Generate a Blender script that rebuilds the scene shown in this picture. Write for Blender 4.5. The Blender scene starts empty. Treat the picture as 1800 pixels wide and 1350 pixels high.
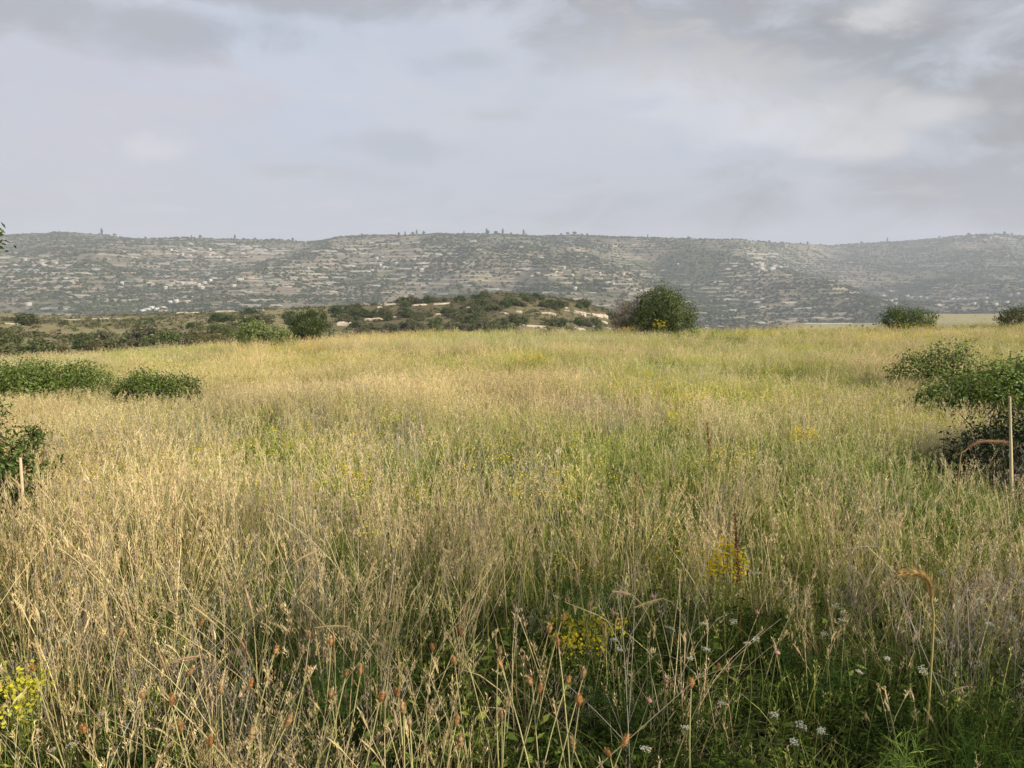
import bpy, math, random
import numpy as np
from mathutils import Vector

rng = np.random.default_rng(7)
random.seed(7)
SC = bpy.context.scene
COL = SC.collection

# ------------------------------------------------------------------ camera
CAM_Z = 1.65
F = 1386.0                      # focal length in pixels of the 1800 px wide photograph
PITCH = math.atan((675 - 505) / F)
cam_d = bpy.data.cameras.new('camera')
cam = bpy.data.objects.new('camera', cam_d)
COL.objects.link(cam)
cam_d.sensor_width = 36.0
cam_d.lens = F / 1800 * 36.0
cam_d.clip_start = 0.05
cam_d.clip_end = 30000
cam.location = (0, 0, CAM_Z)
cam.rotation_euler = (math.pi / 2 - PITCH, 0, 0)
SC.camera = cam

# ------------------------------------------------------------------ view and sampling
SC.view_settings.view_transform = 'Standard'
SC.view_settings.look = 'None'
SC.view_settings.gamma = 1.0
SC.view_settings.use_curve_mapping = False
SC.view_settings.exposure = 0.50
SC.render.engine = 'CYCLES'
SC.cycles.max_bounces = 6
SC.cycles.diffuse_bounces = 3
SC.cycles.transmission_bounces = 4
SC.cycles.volume_bounces = 0
SC.cycles.transparent_max_bounces = 4

# ------------------------------------------------------------------ sun and sky
SUN_EL = math.radians(27)
SUN_AZ = math.radians(128)      # clockwise from +Y (the view direction): behind the camera, to its right
sun_dir = Vector((math.sin(SUN_AZ) * math.cos(SUN_EL), math.cos(SUN_AZ) * math.cos(SUN_EL), math.sin(SUN_EL)))
sun_d = bpy.data.lights.new('sun', 'SUN')
sun_d.energy = 5.0
sun_d.angle = math.radians(0.6)
sun_d.color = (1.0, 0.91, 0.71)
sun = bpy.data.objects.new('sun', sun_d)
COL.objects.link(sun)
sun.rotation_euler = sun_dir.to_track_quat('Z', 'Y').to_euler()

world = bpy.data.worlds.new('World')
SC.world = world
world.use_nodes = True


class NT:
    """small helper to write node trees"""
    def __init__(self, tree):
        self.t = tree
        tree.nodes.clear()

    def n(self, typ, **kw):
        nd = self.t.nodes.new(typ)
        for k, v in kw.items():
            setattr(nd, k, v)
        return nd

    def l(self, a, b):
        self.t.links.new(a, b)

    def val(self, sock, v):
        if hasattr(v, 'links') or hasattr(v, 'is_output'):
            self.t.links.new(v, sock)
        else:
            sock.default_value = v

    def math(self, op, a, b=0.0, clamp=False):
        nd = self.n('ShaderNodeMath', operation=op, use_clamp=clamp)
        self.val(nd.inputs[0], a)
        self.val(nd.inputs[1], b)
        return nd.outputs[0]

    def vmath(self, op, a, b=None, scale=None):
        nd = self.n('ShaderNodeVectorMath', operation=op)
        self.val(nd.inputs[0], a)
        if b is not None:
            self.val(nd.inputs[1], b)
        if scale is not None:
            self.val(nd.inputs[3], scale)
        return nd.outputs['Value'] if op in ('DOT_PRODUCT', 'LENGTH') else nd.outputs['Vector']

    def noise(self, vec, scale, detail=4.0, rough=0.5, dist=0.0, out='Fac'):
        nd = self.n('ShaderNodeTexNoise')
        if vec is not None:
            self.val(nd.inputs['Vector'], vec)
        nd.inputs['Scale'].default_value = scale
        nd.inputs['Detail'].default_value = detail
        nd.inputs['Roughness'].default_value = rough
        nd.inputs['Distortion'].default_value = dist
        return nd.outputs[out]

    def ramp(self, fac, lo, hi):
        nd = self.n('ShaderNodeMapRange', interpolation_type='SMOOTHSTEP')
        self.val(nd.inputs['Value'], fac)
        nd.inputs['From Min'].default_value = lo
        nd.inputs['From Max'].default_value = hi
        return nd.outputs['Result']

    def mix(self, fac, a, b, blend='MIX'):
        nd = self.n('ShaderNodeMix', data_type='RGBA', blend_type=blend)
        self.val(nd.inputs[0], fac)
        for s, v in ((nd.inputs[6], a), (nd.inputs[7], b)):
            if isinstance(v, tuple) and len(v) == 3:
                v = v + (1.0,)
            self.val(s, v)
        return nd.outputs[2]


def pix_dir(px, py):
    a = (px - 900.0) / F
    b = (py - 675.0) / F
    c, s = math.cos(PITCH), math.sin(PITCH)
    return np.array([a, c - b * s, -s - b * c])


def build_world():
    T = NT(world.node_tree)
    out = T.n('ShaderNodeOutputWorld')
    sky = T.n('ShaderNodeTexSky', sky_type='NISHITA')
    sky.sun_disc = False
    sky.sun_elevation = SUN_EL
    sky.sun_rotation = SUN_AZ
    sky.air_density = 1.0
    sky.dust_density = 2.0
    bg1 = T.n('ShaderNodeBackground')
    T.l(sky.outputs[0], bg1.inputs['Color'])
    bg1.inputs['Strength'].default_value = 0.1
    tc = T.n('ShaderNodeTexCoord')
    d = T.vmath('NORMALIZE', tc.outputs['Generated'])
    sep = T.n('ShaderNodeSeparateXYZ')
    T.l(d, sep.inputs[0])
    # cloud sheet: directions are carried onto a flat layer overhead
    zz = T.math('ADD', T.math('MAXIMUM', sep.outputs['Z'], 0.0), 0.16)
    comb = T.n('ShaderNodeCombineXYZ')
    T.l(T.math('DIVIDE', sep.outputs['X'], zz), comb.inputs[0])
    T.l(T.math('DIVIDE', sep.outputs['Y'], zz), comb.inputs[1])
    comb.inputs[2].default_value = 3.7
    p = comb.outputs[0]
    n_big = T.noise(p, 0.9, 5.0, 0.55, 0.3)
    n_mid = T.noise(p, 2.6, 6.0, 0.6, 0.5)
    n_dir = T.noise(T.vmath('MULTIPLY', d, (1.0, 1.0, 2.2)), 3.2, 5.0, 0.55, 0.2)
    n_fine = T.noise(T.vmath('MULTIPLY', d, (1.0, 1.0, 1.9)), 8.0, 7.0, 0.62, 0.7)
    # heavier cloud banks standing in known directions, with ragged outlines from the noise
    def lump(px, py, wx, wy, rag=0.9):
        c = pix_dir(px, py)
        c = c / np.linalg.norm(c)
        df = T.vmath('SUBTRACT', d, tuple(c))
        df = T.vmath('MULTIPLY', df, (1.0 / wx, 0.5 / wx, 1.0 / wy))
        r = T.vmath('LENGTH', df)
        r = T.math('ADD', r, T.math('MULTIPLY', T.math('SUBTRACT', n_dir, 0.5), rag * 3.4))
        r = T.math('ADD', r, T.math('MULTIPLY', T.math('SUBTRACT', n_fine, 0.5), rag * 3.2))
        return T.ramp(r, 1.30, 0.25)
    dark = T.math('MULTIPLY', T.ramp(n_big, 0.50, 0.78), 0.35)
    for (px, py, wx, wy, a) in LUMPS_DARK:
        dark = T.math('MAXIMUM', dark, T.math('MULTIPLY', lump(px, py, wx, wy), a))
    bright = T.math('MULTIPLY', T.ramp(n_mid, 0.55, 0.8), 0.25)
    for (px, py, wx, wy, a) in LUMPS_BRIGHT:
        bright = T.math('MAXIMUM', bright, T.math('MULTIPLY', lump(px, py, wx, wy, 1.1), a))
    warm = T.math('MULTIPLY', lump(80, 260, 0.22, 0.12), 0.8)
    base = T.mix(T.ramp(n_dir, 0.35, 0.7), (0.405, 0.440, 0.525), (0.430, 0.448, 0.500))
    base = T.mix(T.ramp(sep.outputs['Z'], 0.24, 0.04), base, (0.385, 0.395, 0.450))
    base = T.mix(warm, base, (0.430, 0.418, 0.462))
    c = T.mix(dark, base, (0.245, 0.250, 0.265))
    c = T.mix(bright, c, (0.60, 0.59, 0.585))
    bg2 = T.n('ShaderNodeBackground')
    T.l(c, bg2.inputs['Color'])
    bg2.inputs['Strength'].default_value = 1.0
    cover = T.math('ADD', 0.86, T.math('MULTIPLY', T.ramp(n_mid, 0.3, 0.6), 0.12))
    mx = T.n('ShaderNodeMixShader')
    T.l(cover, mx.inputs[0])
    T.l(bg1.outputs[0], mx.inputs[1])
    T.l(bg2.outputs[0], mx.inputs[2])
    T.l(mx.outputs[0], out.inputs['Surface'])


LUMPS_DARK = [(1500, 40, 0.30, 0.075, 0.95), (1780, 130, 0.13, 0.085, 1.0), (1330, 30, 0.16, 0.05, 0.8), (1240, 50, 0.10, 0.06, 0.75), (1700, 60, 0.2, 0.05, 0.7),
              (1650, 340, 0.26, 0.055, 0.8), (1300, 370, 0.25, 0.03, 0.45), (60, 0, 0.26, 0.03, 0.6),
              (480, -10, 0.30, 0.024, 0.65), (240, 45, 0.09, 0.028, 0.5), (720, 255, 0.085, 0.02, 0.32),
              (880, 205, 0.09, 0.014, 0.3), (1000, 60, 0.05, 0.055, 0.4), (820, 100, 0.06, 0.02, 0.3),
              (540, 300, 0.06, 0.010, 0.25), (1450, 150, 0.12, 0.02, 0.4), (960, 120, 0.03, 0.015, 0.3)]
LUMPS_BRIGHT = [(1560, 15, 0.06, 0.022, 0.6), (1640, 195, 0.05, 0.022, 0.55), (1500, 250, 0.07, 0.024, 0.55),
                (1390, 220, 0.08, 0.025, 0.5), (270, 265, 0.05, 0.018, 0.4), (1230, 150, 0.14, 0.06, 0.4), (1330, 200, 0.12, 0.04, 0.4)]
build_world()

# ------------------------------------------------------------------ noise and terrain height
def _hash(ix, iy, seed):
    h = (ix.astype(np.int64) * 374761393 + iy.astype(np.int64) * 668265263 + seed * 982451653) & 0x7fffffff
    h = ((h ^ (h >> 13)) * 1274126177) & 0x7fffffff
    return ((h ^ (h >> 16)) & 0xffff) / 65535.0


def vnoise(x, y, seed=0):
    x = np.asarray(x, float); y = np.asarray(y, float)
    ix = np.floor(x); iy = np.floor(y)
    fx = x - ix; fy = y - iy
    fx = fx * fx * (3 - 2 * fx); fy = fy * fy * (3 - 2 * fy)
    a = _hash(ix, iy, seed); b = _hash(ix + 1, iy, seed)
    c = _hash(ix, iy + 1, seed); d = _hash(ix + 1, iy + 1, seed)
    return (a * (1 - fx) + b * fx) * (1 - fy) + (c * (1 - fx) + d * fx) * fy


def fbm(x, y, seed=0, octs=4):
    s = 0.0; a = 0.5; t = 0.0
    for k in range(octs):
        s = s + a * vnoise(x, y, seed + k * 17); t += a
        x = np.asarray(x) * 2.03 + 5.1; y = np.asarray(y) * 2.03 + 1.7; a *= 0.5
    return s / t


def sstep(a, b, x):
    t = np.clip((x - a) / (b - a), 0, 1)
    return t * t * (3 - 2 * t)


def uz(px, py, depth):
    """tangent of azimuth and height of the point seen at a pixel at a given depth"""
    d = pix_dir(px, py)
    return d[0] / d[1], CAM_Z + d[2] / d[1] * depth


RIDGE = [(-300, 418), (-120, 422), (0, 415), (60, 411), (100, 408), (180, 413), (240, 421), (310, 418), (400, 421), (480, 421),
         (540, 425), (600, 419), (680, 415), (760, 412), (860, 412), (950, 416), (1000, 414), (1100, 416), (1200, 419),
         (1280, 421), (1340, 424), (1400, 428), (1460, 431), (1540, 426), (1620, 421), (1680, 414), (1740, 411), (1800, 414),
         (1950, 420), (2150, 415)]
MIDTOP = [(-200, 556), (0, 553), (100, 560), (220, 560), (300, 556), (380, 551), (450, 548), (520, 545), (600, 541), (650, 539), (700, 533),
          (800, 526), (880, 516), (950, 521), (1010, 530), (1060, 545), (1100, 566), (1160, 600), (1300, 640), (1800, 640), (2100, 640)]


def ridge_dist(u):
    return np.interp(u, [-0.6, 0.28, 0.40, 0.5, 0.62], [3100, 3200, 4300, 4300, 3900])


_ru = np.array([uz(a, b, 1.0)[0] for a, b in RIDGE])
_rz = np.array([uz(a, b, ridge_dist(uz(a, b, 1.0)[0]))[1] for a, b in RIDGE])
_mu = np.array([uz(a, b, 1.0)[0] for a, b in MIDTOP])
_mz = np.array([uz(a, b, 320.0)[1] for a, b in MIDTOP])
SPUR = [(1130, 422, 3000.0), (1220, 440, 2750.0), (1300, 466, 2500.0), (1400, 490, 2250.0), (1480, 512, 2050.0), (1570, 552, 1850.0), (1660, 590, 1700.0)]
_spur = []
for a, b, dep in SPUR:
    u_, z_ = uz(a, b, dep)
    _spur.append((u_ * dep, dep, z_))
_spur = np.array(_spur)


def H(x, y):
    x = np.asarray(x, float); y = np.asarray(y, float)
    yy = np.clip(y, -6, 60)
    # the field on the plateau
    zf = -0.022 * yy - 0.040 * np.clip(-x - 3, 0, 25) + 0.016 * np.clip(x - 8, 0, 30) * sstep(5, 35, y)
    zf = zf + 0.16 * (fbm(x * 0.23, y * 0.23, 3, 3) - 0.5)
    # its edge
    E = np.interp(x, [-40, -22, -7, 30], [24, 27, 42, 46])
    E = E + 2.5 * (vnoise(x * 0.21, y * 0 + 2.0, 9) - 0.5)
    dd = np.maximum(np.maximum(y - E, np.abs(x) - 70), -y - 90)
    s = sstep(0, 1, dd / np.where(x < -6, 55, 80))
    s = np.sqrt(np.clip(s, 0, 1)) * 0.5 + s * 0.5
    ys = np.maximum(y, 1.0)
    u = x / ys
    front = sstep(1.4, 0.85, np.abs(u)) * (y > 0)
    # middle distance: a shelf on the left, the stony knoll, fields on the right
    zt = np.interp(u, _mu, _mz)
    slope = np.interp(u, [-0.6, -0.32, -0.2, 0.1, 0.2], [-0.012, -0.008, 0.08, 0.12, 0.05])
    zm = zt - slope * np.clip(320 - y, 0, 220)
    zm = np.maximum(zm, -32)
    zm = zm + 1.4 * (fbm(x * 0.03, y * 0.03, 21, 4) - 0.5)
    bowl = -95.0
    drop = sstep(325, 1000, y)
    drop_right = sstep(830, 1300, y)
    kr = sstep(0.26, 0.34, u)
    zr = np.interp(u, [0.46, 0.52], [-36.0, -26.0]) + 0.3 * (fbm(x * 0.01, y * 0.01, 33, 3) - 0.5)
    zmm = (zm * (1 - drop) + bowl * drop) * (1 - kr) + (zr * (1 - drop_right) + bowl * drop_right) * kr
    zmm = zmm * front + (-20 + 6 * (fbm(x * 0.004, y * 0.004, 12, 3) - 0.5)) * (1 - front)
    # the hills across the valley
    R = ridge_dist(u)
    t = (y - 1250) / (R - 1250)
    rise = np.where(t < 1, sstep(0, 1, t) * 0.45 + np.clip(t, 0, 1) * 0.55, 1 - 0.25 * np.clip(t - 1, 0, 1))
    late = sstep(0.10, 0.26, u)
    rise = np.where(t < 1, rise * (1 - late) + np.clip(t, 0, 1) ** 2.3 * late, rise)
    zh = bowl + (np.interp(u, _ru, _rz) - bowl) * rise
    gul = 0.55 - 1.5 * np.abs(fbm(x * 0.0026 + 0.5 * fbm(x * 0.003, y * 0.003, 51, 2) + y * 0.0004, y * 0.0008, 41, 3) - 0.5) * 2 + 0.45 * (fbm(x * 0.009, y * 0.006, 47, 3) - 0.5)
    zh = zh + gul * 105 * np.clip(t, 0, 1) * np.clip(1 - t, 0, 1) * 2.2
    zh = zh + (fbm(x * 0.012, y * 0.012, 43, 4) - 0.5) * 16 * np.clip(t * 3, 0, 1) * np.clip(3 - 3 * t, 0, 1)
    # the spur that comes down in front of the right-hand valley
    best = np.full(x.shape, -1e9)
    for k in range(len(_spur) - 1):
        ax, ay, az = _spur[k]; bx, by, bz = _spur[k + 1]
        L2 = (bx - ax) ** 2 + (by - ay) ** 2
        tt = np.clip(((x - ax) * (bx - ax) + (y - ay) * (by - ay)) / L2, 0, 1)
        qx = ax + (bx - ax) * tt; qy = ay + (by - ay) * tt
        dist = np.hypot(x - qx, y - qy)
        zz = az + (bz - az) * tt - 0.30 * np.maximum(np.sqrt(dist * dist + 40 ** 2) - 40, 0)
        best = np.maximum(best, zz)
    best = best + (fbm(x * 0.006, y * 0.006, 61, 4) - 0.5) * 46 * sstep(0, 150, np.maximum(zh, -95) * 0 + 150) * 1.1
    far = sstep(1000, 1350, y)
    hill = np.maximum(zh, best) * front * far + zmm * (1 - front * far)
    out = zf * (1 - s) + hill * s
    return out


def h1(x, y):
    return float(H(np.array([x]), np.array([y]))[0])


def hit(px, py, above=0.0, y0=1.0, y1=6000.0):
    """where the ray through a pixel first comes within ABOVE of the ground"""
    d = pix_dir(px, py)
    ys = y0 * (y1 / y0) ** np.linspace(0, 1, 3000)
    x = d[0] / d[1] * ys
    z = CAM_Z + d[2] / d[1] * ys
    g = H(x, ys) + above
    k = np.argmax(z <= g)
    if z[k] > g[k]:
        return None
    return np.array([x[k], ys[k], z[k]])


def at(px, py, depth):
    d = pix_dir(px, py)
    return np.array([d[0] / d[1] * depth, depth, CAM_Z + d[2] / d[1] * depth])


# ------------------------------------------------------------------ object helpers
def tag(o, label=None, cat=None, group=None, kind=None):
    if label: o['label'] = label
    if cat: o['category'] = cat
    if group: o['group'] = group
    if kind: o['kind'] = kind
    elif cat: o['kind'] = 'thing'
    return o


def nth(k):
    """place in a row counted from the left"""
    if k == 0:
        return 'leftmost'
    w = {1: 'second', 2: 'third', 3: 'fourth', 4: 'fifth', 5: 'sixth', 6: 'seventh', 7: 'eighth', 8: 'ninth', 9: 'tenth'}.get(k)
    if w is None:
        n = k + 1
        w = str(n) + ('th' if 10 < n % 100 < 14 else {1: 'st', 2: 'nd', 3: 'rd'}.get(n % 10, 'th'))
    return w + ' from left'


class MB:
    """collects coloured polygons for one mesh"""
    def __init__(self):
        self.v = []; self.f = []; self.c = []; self.n = 0

    def add(self, verts, faces, cols):
        verts = np.asarray(verts, float)
        cols = np.asarray(cols, float)
        if cols.ndim == 1:
            cols = np.tile(cols, (len(verts), 1))
        self.v.append(verts); self.c.append(cols)
        self.f.append(np.asarray(faces, np.int64) + self.n)
        self.n += len(verts)

    def ribbon(self, pts, w, side, col):
        """a narrow strip along PTS; W width per point"""
        pts = np.asarray(pts, float); n = len(pts)
        w = np.broadcast_to(np.asarray(w, float), (n,))
        s = np.asarray(side, float)
        s = s / (np.linalg.norm(s) + 1e-9)
        v = np.empty((2 * n, 3))
        v[0::2] = pts - s * w[:, None] / 2
        v[1::2] = pts + s * w[:, None] / 2
        col = np.asarray(col, float)
        if col.ndim == 2:
            col = np.repeat(col, 2, axis=0)
        k = np.arange(n - 1) * 2
        self.add(v, np.stack([k, k + 1, k + 3, k + 2], 1), col)

    def tube(self, pts, r, col, sides=5, cap=True):
        pts = np.asarray(pts, float); n = len(pts)
        r = np.broadcast_to(np.asarray(r, float), (n,))
        tan = np.gradient(pts, axis=0)
        tan /= np.linalg.norm(tan, axis=1)[:, None] + 1e-9
        ref = np.array([0.31, 0.95, 0.05]) if abs(tan[0, 2]) > 0.7 else np.array([0.05, 0.1, 1.0])
        a = np.cross(tan, ref); a /= np.linalg.norm(a, axis=1)[:, None] + 1e-9
        b = np.cross(tan, a)
        th = np.arange(sides) / sides * 2 * math.pi
        v = pts[:, None, :] + r[:, None, None] * (a[:, None, :] * np.cos(th)[None, :, None] + b[:, None, :] * np.sin(th)[None, :, None])
        col = np.asarray(col, float)
        if col.ndim == 2:
            col = np.repeat(col, sides, axis=0)
        i = np.arange(n - 1)[:, None] * sides; j = np.arange(sides)[None, :]; j2 = (j + 1) % sides
        f = np.stack([i + j, i + j2, i + sides + j2, i + sides + j], -1).reshape(-1, 4)
        self.add(v.reshape(-1, 3), f, col)

    def build(self, name, mat, parent=None, link=True, smooth=False):
        me = bpy.data.meshes.new(name)
        V = np.concatenate(self.v); C = np.concatenate(self.c)
        me.vertices.add(len(V)); me.vertices.foreach_set('co', V.astype(np.float32).ravel())
        cnt = np.concatenate([np.full(len(f), f.shape[1]) for f in self.f])
        idx = np.concatenate([f.ravel() for f in self.f])
        me.loops.add(len(idx)); me.loops.foreach_set('vertex_index', idx.astype(np.int32))
        me.polygons.add(len(cnt))
        me.polygons.foreach_set('loop_start', np.concatenate([[0], np.cumsum(cnt)[:-1]]).astype(np.int32))
        if smooth:
            me.polygons.foreach_set('use_smooth', np.ones(len(cnt), bool))
        at_ = me.attributes.new('Col', 'FLOAT_COLOR', 'POINT')
        at_.data.foreach_set('color', np.concatenate([C, np.ones((len(C), 1))], 1).astype(np.float32).ravel())
        me.update(calc_edges=True)
        me.materials.append(mat)
        o = bpy.data.objects.new(name, me)
        if link:
            COL.objects.link(o)
        if parent is not None:
            o.parent = parent
        return o


def empty(name, loc=(0, 0, 0)):
    o = bpy.data.objects.new(name, None)
    COL.objects.link(o)
    o.location = loc
    o.empty_display_size = 0.1
    return o


# ------------------------------------------------------------------ materials
def mat_plant(name, transl=0.35, instanced=False, gloss=0.0, rough=0.5):
    m = bpy.data.materials.new(name)
    m.use_nodes = True
    T = NT(m.node_tree)
    out = T.n('ShaderNodeOutputMaterial')
    col = T.n('ShaderNodeAttribute', attribute_name='Col').outputs['Color']
    if instanced:
        ti = T.n('ShaderNodeAttribute', attribute_name='tint', attribute_type='INSTANCER').outputs['Color']
        col = T.mix(1.0, col, ti, 'MULTIPLY')
    df = T.n('ShaderNodeBsdfDiffuse'); T.l(col, df.inputs['Color'])
    tr = T.n('ShaderNodeBsdfTranslucent'); T.l(col, tr.inputs['Color'])
    mx = T.n('ShaderNodeMixShader'); mx.inputs[0].default_value = transl
    T.l(df.outputs[0], mx.inputs[1]); T.l(tr.outputs[0], mx.inputs[2])
    res = mx.outputs[0]
    if gloss > 0:
        gl = T.n('ShaderNodeBsdfGlossy'); gl.inputs['Roughness'].default_value = rough
        m2 = T.n('ShaderNodeMixShader'); m2.inputs[0].default_value = gloss
        T.l(res, m2.inputs[1]); T.l(gl.outputs[0], m2.inputs[2]); res = m2.outputs[0]
    T.l(res, out.inputs['Surface'])
    return m


def mat_solid(name, scale=8.0, amt=0.35, rough=0.85, bump=0.3, stretch=(1, 1, 1)):
    """vertex colour broken up by noise, with fine relief: bark, wood, stone"""
    m = bpy.data.materials.new(name)
    m.use_nodes = True
    T = NT(m.node_tree)
    out = T.n('ShaderNodeOutputMaterial')
    col = T.n('ShaderNodeAttribute', attribute_name='Col').outputs['Color']
    tc = T.n('ShaderNodeTexCoord').outputs['Object']
    p = T.vmath('MULTIPLY', tc, stretch)
    n1 = T.noise(p, scale, 6.0, 0.65)
    f = T.math('ADD', 1.0 - amt, T.math('MULTIPLY', n1, 2 * amt))
    col = T.vmath('SCALE', col, scale=f)
    bs = T.n('ShaderNodeBsdfPrincipled')
    T.l(col, bs.inputs['Base Color'])
    bs.inputs['Roughness'].default_value = rough
    bs.inputs['Specular IOR Level'].default_value = 0.25
    bp = T.n('ShaderNodeBump'); bp.inputs['Strength'].default_value = bump
    T.l(n1, bp.inputs['Height']); T.l(bp.outputs[0], bs.inputs['Normal'])
    T.l(bs.outputs[0], out.inputs['Surface'])
    return m


def mat_ground(name, scales, ledges=False):
    m = bpy.data.materials.new(name)
    m.use_nodes = True
    T = NT(m.node_tree)
    out = T.n('ShaderNodeOutputMaterial')
    col = T.n('ShaderNodeAttribute', attribute_name='Col').outputs['Color']
    pos = T.n('ShaderNodeNewGeometry').outputs['Position']
    f = None
    for s, a in scales:
        n = T.noise(pos, s, 5.0, 0.65)
        g = T.math('ADD', 1.0 - a, T.math('MULTIPLY', n, 2 * a))
        f = g if f is None else T.math('MULTIPLY', f, g)
    col = T.vmath('SCALE', col, scale=f)
    if ledges:
        # bands of bare rock and dry soil that follow the contours
        n = T.noise(T.vmath('MULTIPLY', pos, (0.012, 0.004, 0.24)), 1.0, 4.0, 0.65)
        big = T.noise(pos, 0.003, 3.0, 0.6)
        k = T.math('MULTIPLY', T.ramp(n, 0.54, 0.60), T.ramp(big, 0.34, 0.56))
        col = T.mix(T.math('MULTIPLY', k, 0.75), col, (0.30, 0.26, 0.20))
        # cultivation terraces: a step of bare stone every eleven metres of height
        sp = T.n('ShaderNodeSeparateXYZ'); T.l(pos, sp.inputs[0])
        ph = T.math('DIVIDE', sp.outputs['Z'], 11.0)
        ph = T.math('ADD', ph, T.math('MULTIPLY', T.math('SINE', T.math('MULTIPLY', sp.outputs['X'], 0.004)), 0.8))
        ph = T.math('ADD', ph, T.math('MULTIPLY', T.math('SINE', T.math('ADD', T.math('MULTIPLY', sp.outputs['X'], 0.0013), T.math('MULTIPLY', sp.outputs['Y'], 0.002))), 0.5))
        fr = T.math('FRACT', ph)
        gap = T.noise(T.vmath('MULTIPLY', pos, (0.011, 0.004, 0.06)), 1.0, 3.0, 0.6)
        band = T.math('MULTIPLY', T.ramp(fr, 0.34, 0.24), T.math('MULTIPLY', T.ramp(gap, 0.46, 0.56), T.ramp(big, 0.30, 0.50)))
        col = T.mix(T.math('MULTIPLY', band, 0.62), col, (0.40, 0.345, 0.265))
    df = T.n('ShaderNodeBsdfDiffuse')
    T.l(col, df.inputs['Color'])
    T.l(df.outputs[0], out.inputs['Surface'])
    return m


M_GRASS = mat_plant('grass_blades', 0.30, True)
M_LEAF = mat_plant('shrub_leaves', 0.28, False, 0.02, 0.45)
M_LEAF_FAR = mat_plant('scrub_leaves', 0.15, True)
M_PLANT = mat_plant('herb_tissue', 0.25)
M_BARK = mat_solid('bark', 14.0, 0.45, 0.9, 0.5, (1, 1, 0.3))
M_WOOD = mat_solid('weathered_wood', 30.0, 0.30, 0.85, 0.4, (1, 1, 0.12))
M_STONE = mat_solid('limestone', 1.6, 0.55, 0.9, 0.8)
M_WALL = mat_solid('house_plaster', 0.2, 0.12, 0.9, 0.0)
M_SOIL = mat_ground('field_soil', ((0.6, 0.25), (9.0, 0.35)))
M_MID = mat_ground('dry_slope', ((0.05, 0.25), (0.4, 0.4), (1.7, 0.35)))
M_HILL = mat_ground('scrub_hill', ((0.012, 0.25), (0.05, 0.35), (0.2, 0.45)), True)


# ------------------------------------------------------------------ terrain: one sheet of rings round the standpoint, cut in three
def terrain():
    fr = np.radians(np.arange(-46, 46.01, 0.11))
    bk = np.radians(np.arange(48, 313, 3.0))
    az = np.concatenate([fr, bk])                       # clockwise from +Y
    rad = np.concatenate([[0.0], np.geomspace(0.5, 1000, 150), np.geomspace(1012, 6000, 150)])
    A, Rr = np.meshgrid(az, rad)
    X = Rr * np.sin(A); Y = Rr * np.cos(A)
    Z = H(X, Y)
    C = np.zeros(X.shape + (3,))
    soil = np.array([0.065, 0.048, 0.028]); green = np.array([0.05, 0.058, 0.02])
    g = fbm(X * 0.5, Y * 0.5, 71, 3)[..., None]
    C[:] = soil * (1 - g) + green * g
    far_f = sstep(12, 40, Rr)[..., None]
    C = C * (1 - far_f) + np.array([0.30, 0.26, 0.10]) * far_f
    # slopes and knoll
    n1 = fbm(X * 0.03, Y * 0.03, 81, 4)[..., None]
    n2 = fbm(X * 0.11, Y * 0.11, 83, 3)[..., None]
    mid = np.array([0.30, 0.25, 0.145]) * n1 + np.array([0.15, 0.14, 0.07]) * (1 - n1)
    mid = mid * (0.7 + 0.6 * n2)
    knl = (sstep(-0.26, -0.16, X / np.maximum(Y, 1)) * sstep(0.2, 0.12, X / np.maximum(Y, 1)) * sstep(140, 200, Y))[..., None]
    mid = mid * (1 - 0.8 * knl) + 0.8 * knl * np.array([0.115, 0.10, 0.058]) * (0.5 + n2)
    w = sstep(46, 80, Rr)[..., None]
    C = C * (1 - w) + mid * w
    U = X / np.maximum(Y, 1)
    pale = sstep(0.34, 0.38, U) * sstep(560, 640, Y) * sstep(1000, 850, Y) * (0.4 + 0.6 * sstep(0.45, 0.55, vnoise(X * 0.006, Y * 0.012, 91)))
    C = C * (1 - pale[..., None]) + np.array([0.31, 0.28, 0.16]) * pale[..., None]
    # hills
    wh = sstep(900, 1300, Rr)[..., None]
    b1 = fbm(X * 0.006, Y * 0.005, 101, 5)
    b2 = fbm(X * 0.03, Y * 0.02, 103, 4)
    fold = sstep(0.17, 0.22, U) * sstep(0.315, 0.27, U) * sstep(3000, 2700, Y)  # wooded fold, the spur's shaded side also darkened by colour
    bare = sstep(0.42, 0.66, -0.22 * fold + 0.6 * b1 + 0.4 * b2 + 0.10 * sstep(0.1, -0.4, U) + 0.10 * sstep(0.30, 0.34, U) * sstep(0.5, 0.42, U) * sstep(2700, 2300, Y))[..., None]  # spur's right flank paler, its sunlit tone put into the ground colour
    hill = np.array([0.070, 0.078, 0.044]) * (1 - bare) + np.array([0.165, 0.140, 0.10]) * bare
    C = C * (1 - wh) + hill * wh
    nA = len(az); idx = np.arange(X.size).reshape(X.shape)
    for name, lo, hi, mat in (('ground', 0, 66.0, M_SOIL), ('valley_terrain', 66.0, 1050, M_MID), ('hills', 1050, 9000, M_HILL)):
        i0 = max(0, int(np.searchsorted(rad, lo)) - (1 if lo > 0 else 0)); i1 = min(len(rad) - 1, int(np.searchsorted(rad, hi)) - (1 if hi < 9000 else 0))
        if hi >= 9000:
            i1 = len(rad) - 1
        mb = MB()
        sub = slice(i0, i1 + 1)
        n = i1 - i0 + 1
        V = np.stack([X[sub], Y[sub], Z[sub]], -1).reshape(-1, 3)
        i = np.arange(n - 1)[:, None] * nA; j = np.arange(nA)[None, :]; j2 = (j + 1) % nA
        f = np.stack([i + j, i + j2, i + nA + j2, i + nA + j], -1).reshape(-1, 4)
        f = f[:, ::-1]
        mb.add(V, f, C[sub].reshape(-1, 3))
        tag(mb.build(name, mat, smooth=True), kind='structure')


terrain()

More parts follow.
